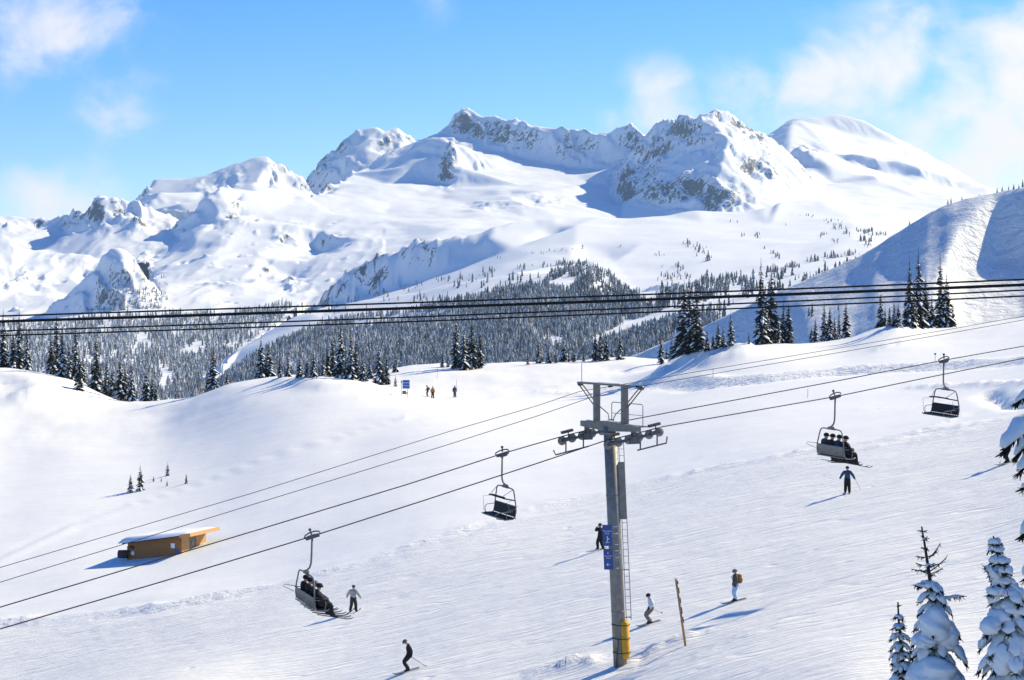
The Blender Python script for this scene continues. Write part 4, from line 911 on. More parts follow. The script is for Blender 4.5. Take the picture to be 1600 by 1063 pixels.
        if icon:       # little skier
            m.bar(o+upv*.11+rgt*.0, o+upv*.02+rgt*.02, .05,.01, nrm); m.bar(o+upv*.02+rgt*.02, o-upv*.05-rgt*.03, .035,.01, nrm); m.bar(o-upv*.05-rgt*.03, o-upv*.10+rgt*.0, .03,.01, nrm)
            m.bar(o+upv*.09, o+upv*.05+rgt*.09, .03,.01, nrm); m.lathe(o+upv*.15+rgt*.0, nrm, [(-.004,.03),(.004,.03)], 10); m.bar(o-upv*.12-rgt*.1, o-upv*.10+rgt*.1, .02,.01, nrm)
        else:
            m.bar(o-rgt*.08, o+rgt*.09, .025,.01, nrm); m.bar(o-rgt*.09, o-rgt*.01+upv*.07, .025,.01, nrm); m.bar(o-rgt*.09, o-rgt*.01-upv*.07, .025,.01, nrm)
        m.build('symbol', M_WHITE, sg)
    sign(6.02, .98, [('Whistler',.20,.11),('Peak',.09,.11)], -.22, True)
    sign(4.92, .96, [('&',.30,.11),('Harmony',.16,.10),('Zone',.06,.10)], -.26, False)
    # yellow crash pad with black straps
    pd = Ri @ Vector((.86,-.5,0)).normalized(); ps = Ri @ Vector((.5,.86,0)).normalized()
    c0, c1 = at(.32), at(2.08); m = MB(); b = len(m.V); prof = [(-.20,.20),(-.25,.30),(-.20,.44),(0,.49),(.20,.44),(.25,.30),(.20,.20)]
    hs = [(0,.86),(.06,1),(.5,1.03),(.94,1),(1,.86)]
    for t_, k_ in hs:
        for a_, o_ in prof: q = c0+(c1-c0)*t_; m.V.append(tuple(q+ps*a_*k_+pd*(.2+(o_-.2)*k_)))
    n = len(prof)
    for i in range(len(hs)-1):
        for k in range(n): m.Fc.append((b+i*n+k, b+i*n+(k+1) % n, b+(i+1)*n+(k+1) % n, b+(i+1)*n+k))
    m.Fc.append(tuple(b+k for k in range(n))[::-1]); m.Fc.append(tuple(b+(len(hs)-1)*n+k for k in range(n)))
    pad = m.build('crash_pad', M_PAD, root, True); pad['label'] = 'yellow crash pad strapped to the foot of the tower'
    for hz in (.60, 1.25, 1.88):
        q = at(hz); lp = []
        for k in range(24):
            an = 2*math.pi*k/24; dv = pd*math.cos(an)+ps*math.sin(an); rr = .325+ (.19*max(0, math.cos(an))**.35 if math.cos(an) > 0.25 else 0); lp.append(q+dv*rr)
        MB().tube(lp, .02, 6, True).build('strap', M_RUB, pad)
    nf = Ri @ Vector((-.25,-1,0)).normalized()
    MB().tube([at(1.25)+nf*.335+ld*.05, at(.6)+nf*.34-ld*.05, at(-.2)+nf*.36-ld*.15], .016, 6).build('strap_tail', M_RUB, pad)
    return root
TOWER = lift_tower()

# ---------------- chairs
M_BACK = simple_mat('grey_back_panel', (0.20, 0.205, 0.21), 0.5, 0.1, 0.4, 0.25, 7)
def make_chair(raised):
    root = empty('lift_chair'); st = MB()
    # hanger stem bends back, then carries the bail
    st.tube([(0,0,-.05),(0,0,-.9),(-.01,0,-1.15),(-.06,0,-1.32),(-.16,0,-1.42),(-.22,0,-1.44)], .042, 10); st.build('hanger', M_STEEL, root, True)
    g = MB(); g.bar((-.30,0,-.03),(.30,0,-.03), .14,.12); g.tube([(-.36,0,.02),(-.30,0,.12),(-.1,.02,.17),(.15,.02,.17),(.33,0,.12),(.36,0,.04)], .03, 8); g.bar((-.18,.10,-.05),(.18,.10,-.05), .06,.16)
    g.tube([(-.02,0,.08),(-.04,0,.24)], .035, 8); g.lathe((-.05,0,.30), (0,1,0), [(-.03,.03),(-.03,.06),(.03,.06),(.03,.03)], 10); g.build('rope_grip', M_STEELD, root).rotation_euler.y = math.radians(14 if raised else -14)
    MB().box((-.20,0,-1.50), (.16,.30,.13)).build('pivot_block', M_STEEL, root, False, .02)
    x0 = -.20; b = MB()
    b.tube([(x0,-.15,-1.54),(x0,-.62,-1.56),(x0,-.78,-1.60),(x0,-.86,-1.72),(x0-.02,-1.0,-2.2),(x0-.02,-1.06,-2.55),(x0+.02,-1.06,-2.78),(x0+.12,-1.05,-2.9),(x0+.55,-1.04,-2.92),(x0+.66,-1.04,-2.86)], .032, 8)
    b.tube([(x0,.15,-1.54),(x0,.62,-1.56),(x0,.78,-1.60),(x0,.86,-1.72),(x0-.02,1.0,-2.2),(x0-.02,1.06,-2.55),(x0+.02,1.06,-2.78),(x0+.12,1.05,-2.9),(x0+.55,1.04,-2.92),(x0+.66,1.04,-2.86)], .032, 8)
    b.box((x0,0,-1.55), (.07,.6,.09)); b.build('bail', M_STEEL, root, True)
    MB().box((x0+.33,0,-2.86), (.52,2.04,.08)).build('seat_pad', M_SEAT, root, False, .03)
    R = Matrix.Rotation(math.radians(-10), 3, 'Y')
    MB().box((x0-.01,0,-2.58), (.06,2.04,.46), R).build('backrest', M_SEAT if raised else M_BACK, root, False, .02)
    m = MB()
    for k in range(13): y = -.96+.16*k; m.bar((x0-.065,y,-2.36),(x0-.02,y,-2.84), .022,.02)
    m.tube([(x0-.08,-1.04,-2.34),(x0-.08,1.04,-2.34)], .02, 6); m.tube([(x0-.02,-1.04,-2.88),(x0-.02,1.04,-2.88)], .025, 6); m.tube([(x0+.57,-1.03,-2.92),(x0+.57,1.03,-2.92)], .022, 6)
    m.build('back_frame', M_STEEL, root)
    for s in (-1, 1): MB().tube([(x0,s*1.05,-2.45),(x0+.4,s*1.05,-2.48),(x0+.5,s*1.05,-2.6),(x0+.45,s*1.05,-2.88)], .018, 6).build('armrest', M_STEEL, root)
    if raised:
        MB().tube([(x0+.02,-1.0,-2.05),(x0+.45,-.75,-1.98),(x0+.5,0,-1.93),(x0+.45,.75,-1.98),(x0+.02,1.0,-2.05)], .03, 8).build('restraint_bar', M_SEAT, root, True)
        MB().box((x0+.42,0,-1.96), (.24,1.2,.05)).build('bar_pad', M_SEAT, root, False, .02)
        for s in (-1, 1): MB().tube([(x0+.5,s*.55,-1.95),(x0+.2,s*.7,-1.72),(x0+.02,s*.75,-1.6)], .014, 6).build('stay_rod', M_STEEL, root)
        m = MB(); m.tube([(x0+.10,-1.0,-2.06),(x0+.55,-1.15,-2.1),(x0+.5,-1.15,-2.75),(x0+.2,-1.1,-3.0)], .011, 6); m.tube([(x0+.2,1.0,-2.06),(x0+.5,1.1,-2.1),(x0+.25,1.05,-2.6)], .011, 6); m.build('foot_rest', M_STEEL, root)
        MB().tube([(x0+.60,1.03,-2.9),(x0+.95,1.02,-2.86),(x0+1.0,1.0,-2.66),(x0+.8,.98,-2.60),(x0+.1,1.0,-2.55)], .02, 6).build('side_loop', M_STEEL, root)
    else:
        m = MB(); m.tube([(x0-.02,-1.0,-2.35),(x0+.62,-1.0,-2.42),(x0+.66,0,-2.42),(x0+.62,1.0,-2.42),(x0-.02,1.0,-2.35)], .018, 6)
        m.build('restraint_bar', M_STEEL, root)
        m = MB(); m.tube([(x0+.66,-.5,-2.42),(x0+.85,-.5,-2.8),(x0+.9,-.5,-3.15),(x0+.9,.5,-3.15),(x0+.85,.5,-2.8),(x0+.66,.5,-2.42)], .014, 6); m.build('foot_rest', M_STEEL, root)
        MB().tube([(x0-.05,1.0,-2.32),(x0-.45,1.25,-2.28),(x0-.5,1.3,-2.36),(x0-.1,1.05,-2.55)], .014, 6).build('side_loop', M_STEEL, root)
    return root
def place_chair(proto, first, px, py, off, rz, roll, label):
    o = proto if first else copy_tree(proto); o.location = on_line(px, py, off); o.rotation_euler = (math.radians(roll), 0, rz)
    return tag(o, label, 'chairlift chair', 'chairs hanging on the lift')
ce = make_chair(True); co = make_chair(False)
place_chair(ce, True, 785, 709, GAUGE/2, PHI+math.pi, -3, 'empty black lift chair left of the tower')
place_chair(ce, False, 1475, 563, GAUGE/2, PHI+math.pi, -3, 'empty black lift chair at the far right')
CH1 = place_chair(co, True, 488, 838, -GAUGE/2, PHI, 6, 'lift chair full of riders left of the tower')
CH2 = place_chair(co, False, 1305, 620, -GAUGE/2, PHI, 2, 'lift chair full of riders right of the tower')

# ================================================================ people
CM = {}
def cloth(col, nm=None):
    k = tuple(round(c, 3) for c in col)
    if k not in CM: CM[k] = simple_mat('cloth_%d' % len(CM), col, 0.8, 0, 0.2, 0.3, 9, 0.04)
    return CM[k]
M_SKIN = simple_mat('skin', (0.48, 0.30, 0.22), 0.6)
M_GOG = simple_mat('goggle_lens', (0.05, 0.06, 0.09), 0.15, 0, 0.6)
BLACK = (0.014, 0.015, 0.018)
def skin_body(J, E, mats, regions):
    names = list(J); me = bpy.data.meshes.new('body'); me.from_pydata([J[n][0] for n in names], [(names.index(a), names.index(b)) for a, b in E], [])
    o = bpy.data.objects.new('tmp_body', me); COL.objects.link(o); m = o.modifiers.new('s', 'SKIN'); m.use_smooth_shade = True; m.branch_smoothing = 0.4
    for i, n in enumerate(names):
        r = J[n][1]; sv = me.skin_vertices[0].data[i]; sv.radius = r if isinstance(r, tuple) else (r, r); sv.use_root = (n == 'pelvis')
    o.modifiers.new('u', 'SUBSURF').levels = 1
    dg = bpy.context.evaluated_depsgraph_get(); dg.update(); ev = o.evaluated_get(dg); nm = bpy.data.meshes.new_from_object(ev)
    bpy.data.objects.remove(o); nm.materials.clear()
    for mt in mats: nm.materials.append(mt)
    segs = [(Vector(J[a][0]), Vector(J[b][0]), regions.get(b, 0)) for a, b in E]
    for p in nm.polygons:
        c = p.center; best = 1e9; bi = 0
        for a, b, rg in segs:
            ab = b-a; t = max(0, min(1, (c-a).dot(ab)/max(1e-9, ab.dot(ab)))); d = (c-a-ab*t).length
            if d < best: best = d; bi = rg
        p.material_index = bi; p.use_smooth = True
    nm.name = 'body'; return nm
EDG = [('pelvis','waist'),('waist','chest'),('chest','neck'),('neck','head'),('head','crown'),
       ('chest','shL'),('shL','elL'),('elL','wrL'),('wrL','haL'),('wrL','thL'),('chest','shR'),('shR','elR'),('elR','wrR'),('wrR','haR'),('wrR','thR'),
       ('pelvis','hiL'),('hiL','knL'),('knL','anL'),('anL','toL'),('pelvis','hiR'),('hiR','knR'),('knR','anR'),('anR','toR')]
REG = {'neck':0,'head':2,'crown':2,'haL':3,'haR':3,'thL':3,'thR':3,'hiL':1,'hiR':1,'knL':1,'knR':1,'anL':1,'anR':1,'toL':4,'toR':4,'waist':0}
RAD = {'pelvis':(.20,.17),'waist':(.205,.175),'chest':(.225,.185),'neck':.09,'head':.095,'crown':.08,'sh':.125,'el':.10,'wr':.072,'ha':.06,'th':.025,'hi':.15,'kn':.118,'an':.105,'to':.075}
def joints(P_):
    out = {}
    for k, v in P_.items():
        kk = k[:-1] if k[-1] in 'LR' else k; out[k] = (tuple(v), RAD[kk])
    return out
def pose_stand(lean=0.05, knee=0.06, stance=.12, arms='down', head=0.0, asym=0.0):
    hz = .93-knee*.35; hx = -knee*.55
    p = {}
    def up(x, y, z):  # torso coordinates rotated forward about the pelvis
        c, s = math.cos(lean), math.sin(lean); return (hx+x*c+(z)*s, y, hz-x*s+z*c)
    p['pelvis'] = up(0,0,0); p['waist'] = up(.01,0,.18); p['chest'] = up(.01,0,.42); p['neck'] = up(.0,0,.57); p['head'] = up(.04+head,0,.66); p['crown'] = up(.05+head*1.5,0,.77)
    A = {'down': [(.02,.26,.20),(.10,.30,-.02),(.13,.30,-.11)], 'poles': [(-.02,.29,.22),(.20,.30,.10),(.28,.29,.08)], 'back': [(-.10,.27,.22),(-.06,.30,-.02),(-.04,.30,-.11)],
         'photo': [(.20,.27,.36),(.24,.10,.56),(.26,.06,.64)], 'out': [(.0,.36,.24),(.12,.46,.04),(.18,.50,-.02)], 'fwd': [(.06,.28,.22),(.30,.30,.14),(.38,.30,.10)]}
    for s, sg in (('L',1),('R',-1)):
        a = A[arms] if isinstance(arms, str) else A[arms[0 if s == 'L' else 1]]
        p['sh'+s] = up(.0, sg*.18, .48); p['el'+s] = up(a[0][0], sg*a[0][1], a[0][2]); p['wr'+s] = up(a[1][0], sg*a[1][1], a[1][2]); p['ha'+s] = up(a[2][0], sg*a[2][1], a[2][2])
        q = p['wr'+s]; h = p['ha'+s]; p['th'+s] = ((q[0]+h[0])/2+.05, (q[1]+h[1])/2-sg*.045, (q[2]+h[2])/2+.02)
        st = sg*stance; k = knee+asym*sg*.1
        p['hi'+s] = (hx, sg*.095, hz-.06); p['kn'+s] = (.04+k*.9, (st+sg*.09)/2, .49); p['an'+s] = (-.02-knee*.2, st, .12); p['to'+s] = (.15-knee*.2, st+sg*.01, .06)
    return p
def pose_sit(armv=0):
    p = {'pelvis': (0,0,.10), 'waist': (-.03,0,.27), 'chest': (-.03,0,.50), 'neck': (0,0,.65), 'head': (.05,0,.74), 'crown': (.06,0,.85)}
    for s, sg in (('L',1),('R',-1)):
        p['sh'+s] = (-.01, sg*.18, .56); p['el'+s] = (.08, sg*.26, .32); p['wr'+s] = (.30, sg*(.18+.03*armv), .28+.03*armv); p['ha'+s] = (.38, sg*.15, .27); p['th'+s] = (.36, sg*.10, .31)
        p['hi'+s] = (.08, sg*.10, .10); p['kn'+s] = (.48, sg*.13, .12); p['an'+s] = (.52, sg*.13, -.28); p['to'+s] = (.68, sg*.14, -.36)
    return p
def person(loc, rz, pose, jacket, pants, hat, label, group=None, skis=True, ski_pitch=0.0, ski_yaw=0.0, gloves=BLACK, scale=1.0, helmet=True, board=False, tilt=None, cat='person'):
    root = empty('person', loc, rz); root.scale = (scale,)*3
    if tilt: root.rotation_euler = (tilt, 0, rz)
    tag(root, label, cat, group)
    me = skin_body(joints(pose), EDG, [cloth(jacket), cloth(pants), M_SKIN, cloth(gloves), cloth((.03,.03,.035))], REG)
    b = bpy.data.objects.new('body', me); COL.objects.link(b); b.parent = root
    hd = Vector(pose['head']); cr = Vector(pose['crown']); up = (cr-hd).normalized(); fw = Vector((1,0,0)); fw = (fw-up*fw.dot(up)).normalized(); lf = up.cross(fw)
    c = hd+up*.055-fw*.01; m = MB(); bb = len(m.V); n = 14
    prof = [(-.035,.118),(.0,.126),(.05,.122),(.09,.100),(.115,.066),(.125,.02)]
    for (o, r) in prof:
        for k in range(n): a = 2*math.pi*k/n; m.V.append(tuple(c+up*(o-(.0 if math.cos(a) < .3 else -.03 if o < .01 else 0))+(fw*math.cos(a)*1.08+lf*math.sin(a)*.95)*r))
    for i in range(len(prof)-1):
        for k in range(n): m.Fc.append((bb+i*n+k, bb+i*n+(k+1) % n, bb+(i+1)*n+(k+1) % n, bb+(i+1)*n+k))
    m.Fc.append(tuple(bb+(len(prof)-1)*n+k for k in range(n)))
    m.build('helmet' if helmet else 'woollen_hat', cloth(hat), root, True)
    g = MB(); gp = [c+(fw*math.cos(a)*1.10+lf*math.sin(a)*.97)*.118-up*.005 for a in (-1.0,-.6,-.2,.2,.6,1.0)]; g.tube(gp, [.02,.034,.036,.036,.034,.02], 8); g.build('goggles', M_GOG, root, True)
    if skis:
        for s in ('L','R'):
            t = Vector(pose['to'+s]); a = Vector(pose['an'+s]); mid = Vector(((t.x+a.x)/2, t.y, min(t.z, a.z)-.055))
            d = Vector((math.cos(ski_pitch)*math.cos(ski_yaw), math.cos(ski_pitch)*math.sin(ski_yaw), math.sin(ski_pitch))); w = Vector((-math.sin(ski_yaw), math.cos(ski_yaw), 0)); u_ = d.cross(w)
            m = MB(); st = [(-.66,.035,0),(-.6,.04,0),(0,.034,.005),(.52,.04,0),(.66,.036,.03),(.76,.016,.09)]; b0 = len(m.V)
            for (x, ww, zz_) in st:
                for sy, sz in ((-1,0),(1,0),(1,1),(-1,1)): m.V.append(tuple(mid+d*x+w*sy*ww+u_*(zz_+sz*.022)))
            for i in range(len(st)-1):
                for k in range(4): m.Fc.append((b0+i*4+k, b0+i*4+(k+1) % 4, b0+i*4+4+(k+1) % 4, b0+i*4+4+k))
            m.Fc.append((b0+3,b0+2,b0+1,b0)); e = b0+4*(len(st)-1); m.Fc.append((e,e+1,e+2,e+3))
            sk = m.build('ski', cloth((.08,.09,.11)), root); MB().box(mid+u_*.045, (.30,.07,.05), Matrix((d, w, u_)).transposed()).build('binding', cloth(BLACK), sk, False, .01)
    return root
def pole(root_, pose, side, tip, label):
    q = Vector(pose['ha'+side]); rot = root_.rotation_euler.to_matrix(); s = root_.scale[0]
    h = root_.location+rot @ (q*s); t = root_.location+rot @ (Vector(tip)*s); o = empty('ski_pole', h); tag(o, label, 'ski pole', 'ski poles in use')
    d = (t-h); m = MB(); m.tube([-d.normalized()*.10, d], [.011,.008], 6); m.build('shaft', M_STEELD, o)
    MB().lathe(d*.95, d, [(-.01,.045),(.01,.045)], 8).build('basket', cloth(BLACK), o); MB().tube([-d.normalized()*.12, d.normalized()*.03], .02, 8).build('grip', cloth(BLACK), o)
def slope_pitch(loc, az, L=.8):
    dx, dy = math.cos(az)*L, math.sin(az)*L; return math.atan2(GN.height(loc.x+dx, loc.y+dy)-GN.height(loc.x-dx, loc.y-dy), 2*L)
def stand(px, py, az_deg, pose, jacket, pants, hat, label, group='skiers on the piste', ski_yaw=0, poles=(), **kw):
    g = GN.ground(px, py); az = math.radians(az_deg); pt = slope_pitch(g, az+ski_yaw)
    r = person(g+Vector((0,0,.02)), az, pose, jacket, pants, hat, label, group, ski_pitch=pt, ski_yaw=ski_yaw, **kw)
    for i, (s, tip, lab) in enumerate(poles): pole(r, pose, s, tip, lab)
    return r
GREYB = (.42,.40,.36)
pz = pose_stand(.10,.05,.20,'out'); stand(552, 957, 75, pz, GREYB, (.035,.037,.04), (.06,.06,.065), 'person in a pale grey jacket seen from behind, beside the left full chair', helmet=False)
pz = pose_stand(.20,.20,.11,'back',.06); stand(637, 1050, 188, pz, (.016,.019,.024), (.02,.022,.028), (.10,.105,.115), 'skier all in black gliding left, nearest to the bottom edge', poles=[('L',(-.95,.28,.28),'left pole trailing behind the black skier at the bottom edge'),('R',(-1.15,-.30,.02),'right pole trailing behind the black skier at the bottom edge')])
pz = pose_stand(.06,.10,.22,'photo'); stand(938, 860, 125, pz, BLACK, BLACK, BLACK, 'person in black with hands raised to the face, beside the tower', ski_yaw=.8, helmet=False)
pz = pose_stand(.22,.22,.10,('poles','back')); stand(1015, 975, 195, pz, (.68,.71,.76), (.26,.22,.17), BLACK, 'skier in white jacket and tan trousers right of the tower', scale=.92, poles=[('R',(-.85,-.30,.50),'pole held back behind the skier in white'),('L',(.25,.45,.0),'pole planted in front of the skier in white')])
pz = pose_stand(.04,.06,.10,'down'); S5 = stand(1149, 940, 185, pz, (.10,.095,.085), (.38,.55,.85), (.10,.16,.24), 'person in pale blue trousers with an orange backpack', scale=.94)
pz2 = pz
def backpack(r, col, label):
    o = empty('backpack', r.location+r.rotation_euler.to_matrix() @ Vector((-.20,0,1.22))*r.scale[0], r.rotation_euler.z); tag(o, label, 'backpack', 'backpacks')
    MB().box((-.03,0,0), (.20,.32,.46)).build('bag', cloth(col), o, True, .06); MB().box((-.13,0,-.06), (.07,.24,.22)).build('front_pocket', cloth(tuple(c*.7 for c in col)), o, True, .03)
    for s in (-1, 1): MB().tube([(.06,s*.11,.20),(.20,s*.12,.24),(.36,s*.13,.10),(.30,s*.14,-.12),(.06,s*.14,-.18)], .018, 6).build('shoulder_strap', cloth(BLACK), o)
backpack(S5, (.42,.17,.03), 'orange backpack worn by the person in pale blue trousers')
pz = pose_stand(.04,.03,.13,'out'); stand(1324, 771, 80, pz, (.035,.07,.15), (.015,.016,.02), BLACK, 'person in a blue jacket seen from behind under the right full chair', poles=[('R',(.35,-.95,.03),'pole held out by the person in the blue jacket')])
pz = pose_stand(.12,.12,.12,('fwd','out')); stand(1574, 724, 190, pz, BLACK, BLACK, BLACK, 'dark skier half hidden behind the snowy branch at the right edge', poles=[('L',(.75,.5,.02),'pole of the skier half hidden behind the branch')])
pz = pose_stand(.16,.10,.14,'fwd'); F1 = stand(668, 620, 175, pz, (.05,.055,.06), (.02,.022,.025), BLACK, 'distant skier in dark clothes with orange pack, left of the orange jacket', 'distant skiers on the flat'); backpack(F1, (.38,.16,.02), 'orange pack on the distant dark skier')
pz = pose_stand(.04,.05,.14,'down'); F2 = stand(676, 622.5, 80, pz, (.50,.24,.03), (.04,.042,.048), BLACK, 'distant skier in an orange jacket near the trail sign', 'distant skiers on the flat')
pz = pose_stand(.08,.08,.12,'down'); stand(710.5, 621, 80, pz, (.06,.075,.085), (.07,.085,.095), (.05,.05,.055), 'distant dark skier beside a thin marker pole', 'distant skiers on the flat')

# riders
def riders(ch, specs, where):
    M = Matrix.Translation(ch.location) @ ch.rotation_euler.to_matrix().to_4x4()
    for i, (y, jk, pt, ht, lab) in enumerate(specs):
        loc = M @ Vector((.05, y, -2.80)); p = pose_sit(i % 2)
        r = person(loc, ch.rotation_euler.z+random.uniform(-.12,.12), p, jk, pt, ht, lab+' on '+where, 'riders on the chairlift', ski_pitch=random.uniform(-.22,-.02), ski_yaw=random.uniform(-.2,.2), tilt=ch.rotation_euler.x, scale=1.08)
riders(CH1, [(-.76,(.014,.015,.02),(.016,.017,.022),(.02,.02,.025),'rider in black at the near end'),(-.26,(.02,.022,.03),BLACK,(.16,.18,.22),'rider in grey helmet, second from the near end'),(.25,(.05,.028,.014),BLACK,BLACK,'rider in dark brown jacket, third from the near end'),(.75,(.018,.018,.02),BLACK,BLACK,'rider in black at the far end')], 'the left full chair')
riders(CH2, [(-.76,(.014,.016,.022),(.016,.017,.022),BLACK,'rider in black at the near end'),(-.26,(.03,.06,.11),(.02,.025,.03),BLACK,'rider in dark blue jacket, second from the near end'),(.25,(.02,.022,.028),BLACK,BLACK,'rider in black, third from the near end'),(.75,(.035,.06,.10),BLACK,BLACK,'rider in slate blue jacket at the far end')], 'the right full chair')
# ================================================================ heavy cables crossing close to the camera
NEAR = [([(-300,504),(0,493.5),(400,481.5),(800,468),(1150,455),(1600,436.5),(1900,423)], .0115, 'uppermost of the four thick cables crossing the valley'),
        ([(-300,512),(0,502),(400,490),(800,476.5),(1150,463),(1600,445),(1900,432)], .0200, 'thickest cable, second of the four crossing the valley'),
        ([(-300,526),(0,517),(400,504.5),(800,490),(1150,474.5),(1600,453.5),(1900,438)], .0105, 'third of the four dark cables crossing the valley'),
        ([(-300,533),(0,524.5),(400,511.5),(800,497),(1150,482),(1600,463),(1900,449)], .0105, 'lowest of the four dark cables crossing the valley')]
def twisted_mat():
    t = NT('twisted_wire_rope'); tc = t.n('ShaderNodeTexCoord'); w = t.n('ShaderNodeTexWave'); w.bands_direction = 'DIAGONAL'; w.inputs['Scale'].default_value = 12; w.inputs['Distortion'].default_value = 1.0
    t.L.new(tc.outputs['Object'], w.inputs['Vector']); t.L.new(t.mix(w.outputs['Fac'], (0.012,0.012,0.014), (0.035,0.036,0.04)), t.b.inputs['Base Color']); t.b.inputs['Roughness'].default_value = 0.65
    t.b.inputs['Specular IOR Level'].default_value = 0.2; t.L.new(t.bump(w.outputs['Fac'], .5, .004), t.b.inputs['Normal']); return t.m
M_TWIST = twisted_mat()
for ctrl, r, lab in NEAR:
    xs = np.array([c[0] for c in ctrl]); ys = np.array([c[1] for c in ctrl]); cf = np.polyfit(xs, ys, 3)
    pts_ = [P(px, float(np.polyval(cf, px)), 25.5-1.5*(px-800)/1600.) for px in np.linspace(-300, 1900, 60)]
    pts_ = [pts_[0]+(pts_[0]-pts_[1]).normalized()*28]+pts_+[pts_[-1]+(pts_[-1]-pts_[-2]).normalized()*28]
    tag(MB().tube(pts_, r, 8).build('heavy_cable', M_TWIST, None, True), lab, 'cable', 'thick cables across the view')

# ================================================================ half-buried hut
def plank_mat(nm, c1, c2):
    t = NT(nm); n = t.noise(2.0, 5, .6, None, (1, 1, 12)); t.L.new(t.mix(n, c1, c2), t.b.inputs['Base Color']); t.b.inputs['Roughness'].default_value = .75; return t.m
M_PLANK = plank_mat('shaded_cladding', (0.25,0.105,0.030), (0.36,0.16,0.05))  # darker copy of the wood: shade on the long wall put into its colour
M_PLANK2 = plank_mat('pale_cladding', (0.46,0.245,0.09), (0.58,0.33,0.14))  # paler copy: sunlight on the door wall put into the colour
def hut():
    # corner between the shaded long wall and the sunny door wall
    c = GN.ground(283, 866); az = math.radians(-20)                       # long wall runs along local -X, door wall along local +Y
    root = empty('wooden_hut', c, az); tag(root, 'orange wooden hut half buried in the snow slope', 'hut')
    L_, W_, dz_ = 5.7, 4.6, -.0
    sl = 0.155                                                             # the roof drops towards the far left end
    def roofz(x): return 1.50+sl*x
    def zb(x, y):
        w = Matrix.Rotation(az, 3, 'Z') @ Vector((x, y, 0)); return GN.height(c.x+w.x, c.y+w.y)-c.z
    # long wall: horizontal boards
    n = 12; h0 = -1.6
    bh = (1.50-h0)/n
    for i in range(n):
        z0 = h0+i*bh; xl = -L_
        if roofz(xl) < z0+bh: xl = max(-L_, (z0+bh-1.50)/sl)
        if xl > -.3: continue
        MB().box((xl/2, 0.02-(.008 if i % 2 else 0), z0+bh/2), (-xl, .05, bh-.012)).build('board', M_PLANK, root)
    m = MB(); m.V = [(x, y, z) for y in (.05,.12) for (x, z) in ((-L_+.03,-1.9),(-.03,-1.9),(-.03,roofz(0)+.10),(-L_+.03,roofz(-L_)+.10))]
    m.Fc = [(0,1,2,3),(7,6,5,4),(0,4,5,1),(1,5,6,2),(2,6,7,3),(3,7,4,0)]; m.build('wall_core', M_PLANK, root)
    # door wall: boards either side of a dark door
    for i in range(n):
        z0 = h0+i*bh
        for (y0, y1) in ((0.06,1.5),(2.75,W_)):
            MB().box((0.0+(.006 if i % 2 else 0), (y0+y1)/2, z0+bh/2), (.05, y1-y0, bh-.012)).build('board', M_PLANK2, root)
    dr = MB().box((-.04, 2.12, .15), (.05, 1.2, 2.3)).build('door', simple_mat('door_paint', (.11,.12,.135), .5), root)
    MB().box((0.0, 1.62, .15), (.02,.06,2.3)).build('handle', M_STEELD, dr); MB().box((.01, 2.12, .75), (.02,.5,.35)).build('door_window', M_GOG, dr)
    MB().box((-.02, 2.12, 1.38), (.06, 1.3, .2)).build('lintel', M_PLANK, root)
    MB().box((-L_/2, W_, -.3), (L_, .05, 3.2)).build('rear_wall', M_PLANK, root); MB().box((-L_, W_/2, -.9), (.05, W_-.1, 1.6)).build('end_wall', M_PLANK, root)
    R = Matrix.Rotation(-math.atan(sl), 3, 'Y'); oc = Vector((-L_/2+.55, W_/2-.15, 1.66+sl*(-L_/2+.55)))
    MB().box(oc, (L_+1.5, W_+.9, .10), R).build('roof', M_DKWOOD, root)
    u = R @ Vector((1,0,0)); nz = R @ Vector((0,0,1))
    MB().box(oc+u*(L_/2+.76), (.05, W_+.95, .34), R).build('fascia', M_PLANK2, root)
    MB().bar(oc+u*(L_/2-.35)+Vector((0,-W_/2-.47,0)), oc+u*(L_/2+.75)+Vector((0,-W_/2-.47,0)), .05,.30).build('fascia', M_PLANK2, root)
    # rounded snow load on the roof, thicker to the left
    m = MB(); b = len(m.V); NX, NY = 24, 14
    for i in range(NX+1):
        for j in range(NY+1):
            a, e = i/NX, j/NY; x = -(L_/2+1.25)+a*(L_+1.98); y = -(W_/2+.50)+e*(W_+1.04)
            ed = min(1, min(a, 1-a)*9, min(e, 1-e)*9); hh = (.22+.32*(1-a))*math.sqrt(max(0, ed))+.05*float(fbm(np.array(x*.8), np.array(y*.8), 3, 3))*ed
            q = oc+u*x+nz*(.055+hh)+Vector((0,y,0)); m.V.append(tuple(q))
    for i in range(NX):
        for j in range(NY): k = b+i*(NY+1)+j; m.Fc.append((k, k+NY+1, k+NY+2, k+1))
    m.build('roof_snow', M_TSNOW, root, True)
    w = MB().box((-.85,-.03,.72), (.42,.04,.46)).build('window', M_WHITE, root); MB().box((-.85,-.055,.72), (.30,.02,.34)).build('pane', M_TSNOW, w)
    MB().box((-.42,-.04,.18), (.40,.05,.42)).build('notice_board', M_BLUE, root)
    MB().lathe((-5.05,-.10,-.15), (0,1,0), [(-.06,.05),(-.03,.20),(.05,.22)], 14).build('lamp', M_WHITE, root, True)
    MB().lathe((-5.55,-.15,-.25), (.9,.3,0), [(-.9,.30),(-.85,.38),(0,.40)], 14).build('vent_pipe', M_DKWOOD, root, True)
    MB().box((-5.2,.0,.38), (.5,.3,.25)).build('eave_bracket', M_DKWOOD, root, False, .03)
    return root
HUT = hut()
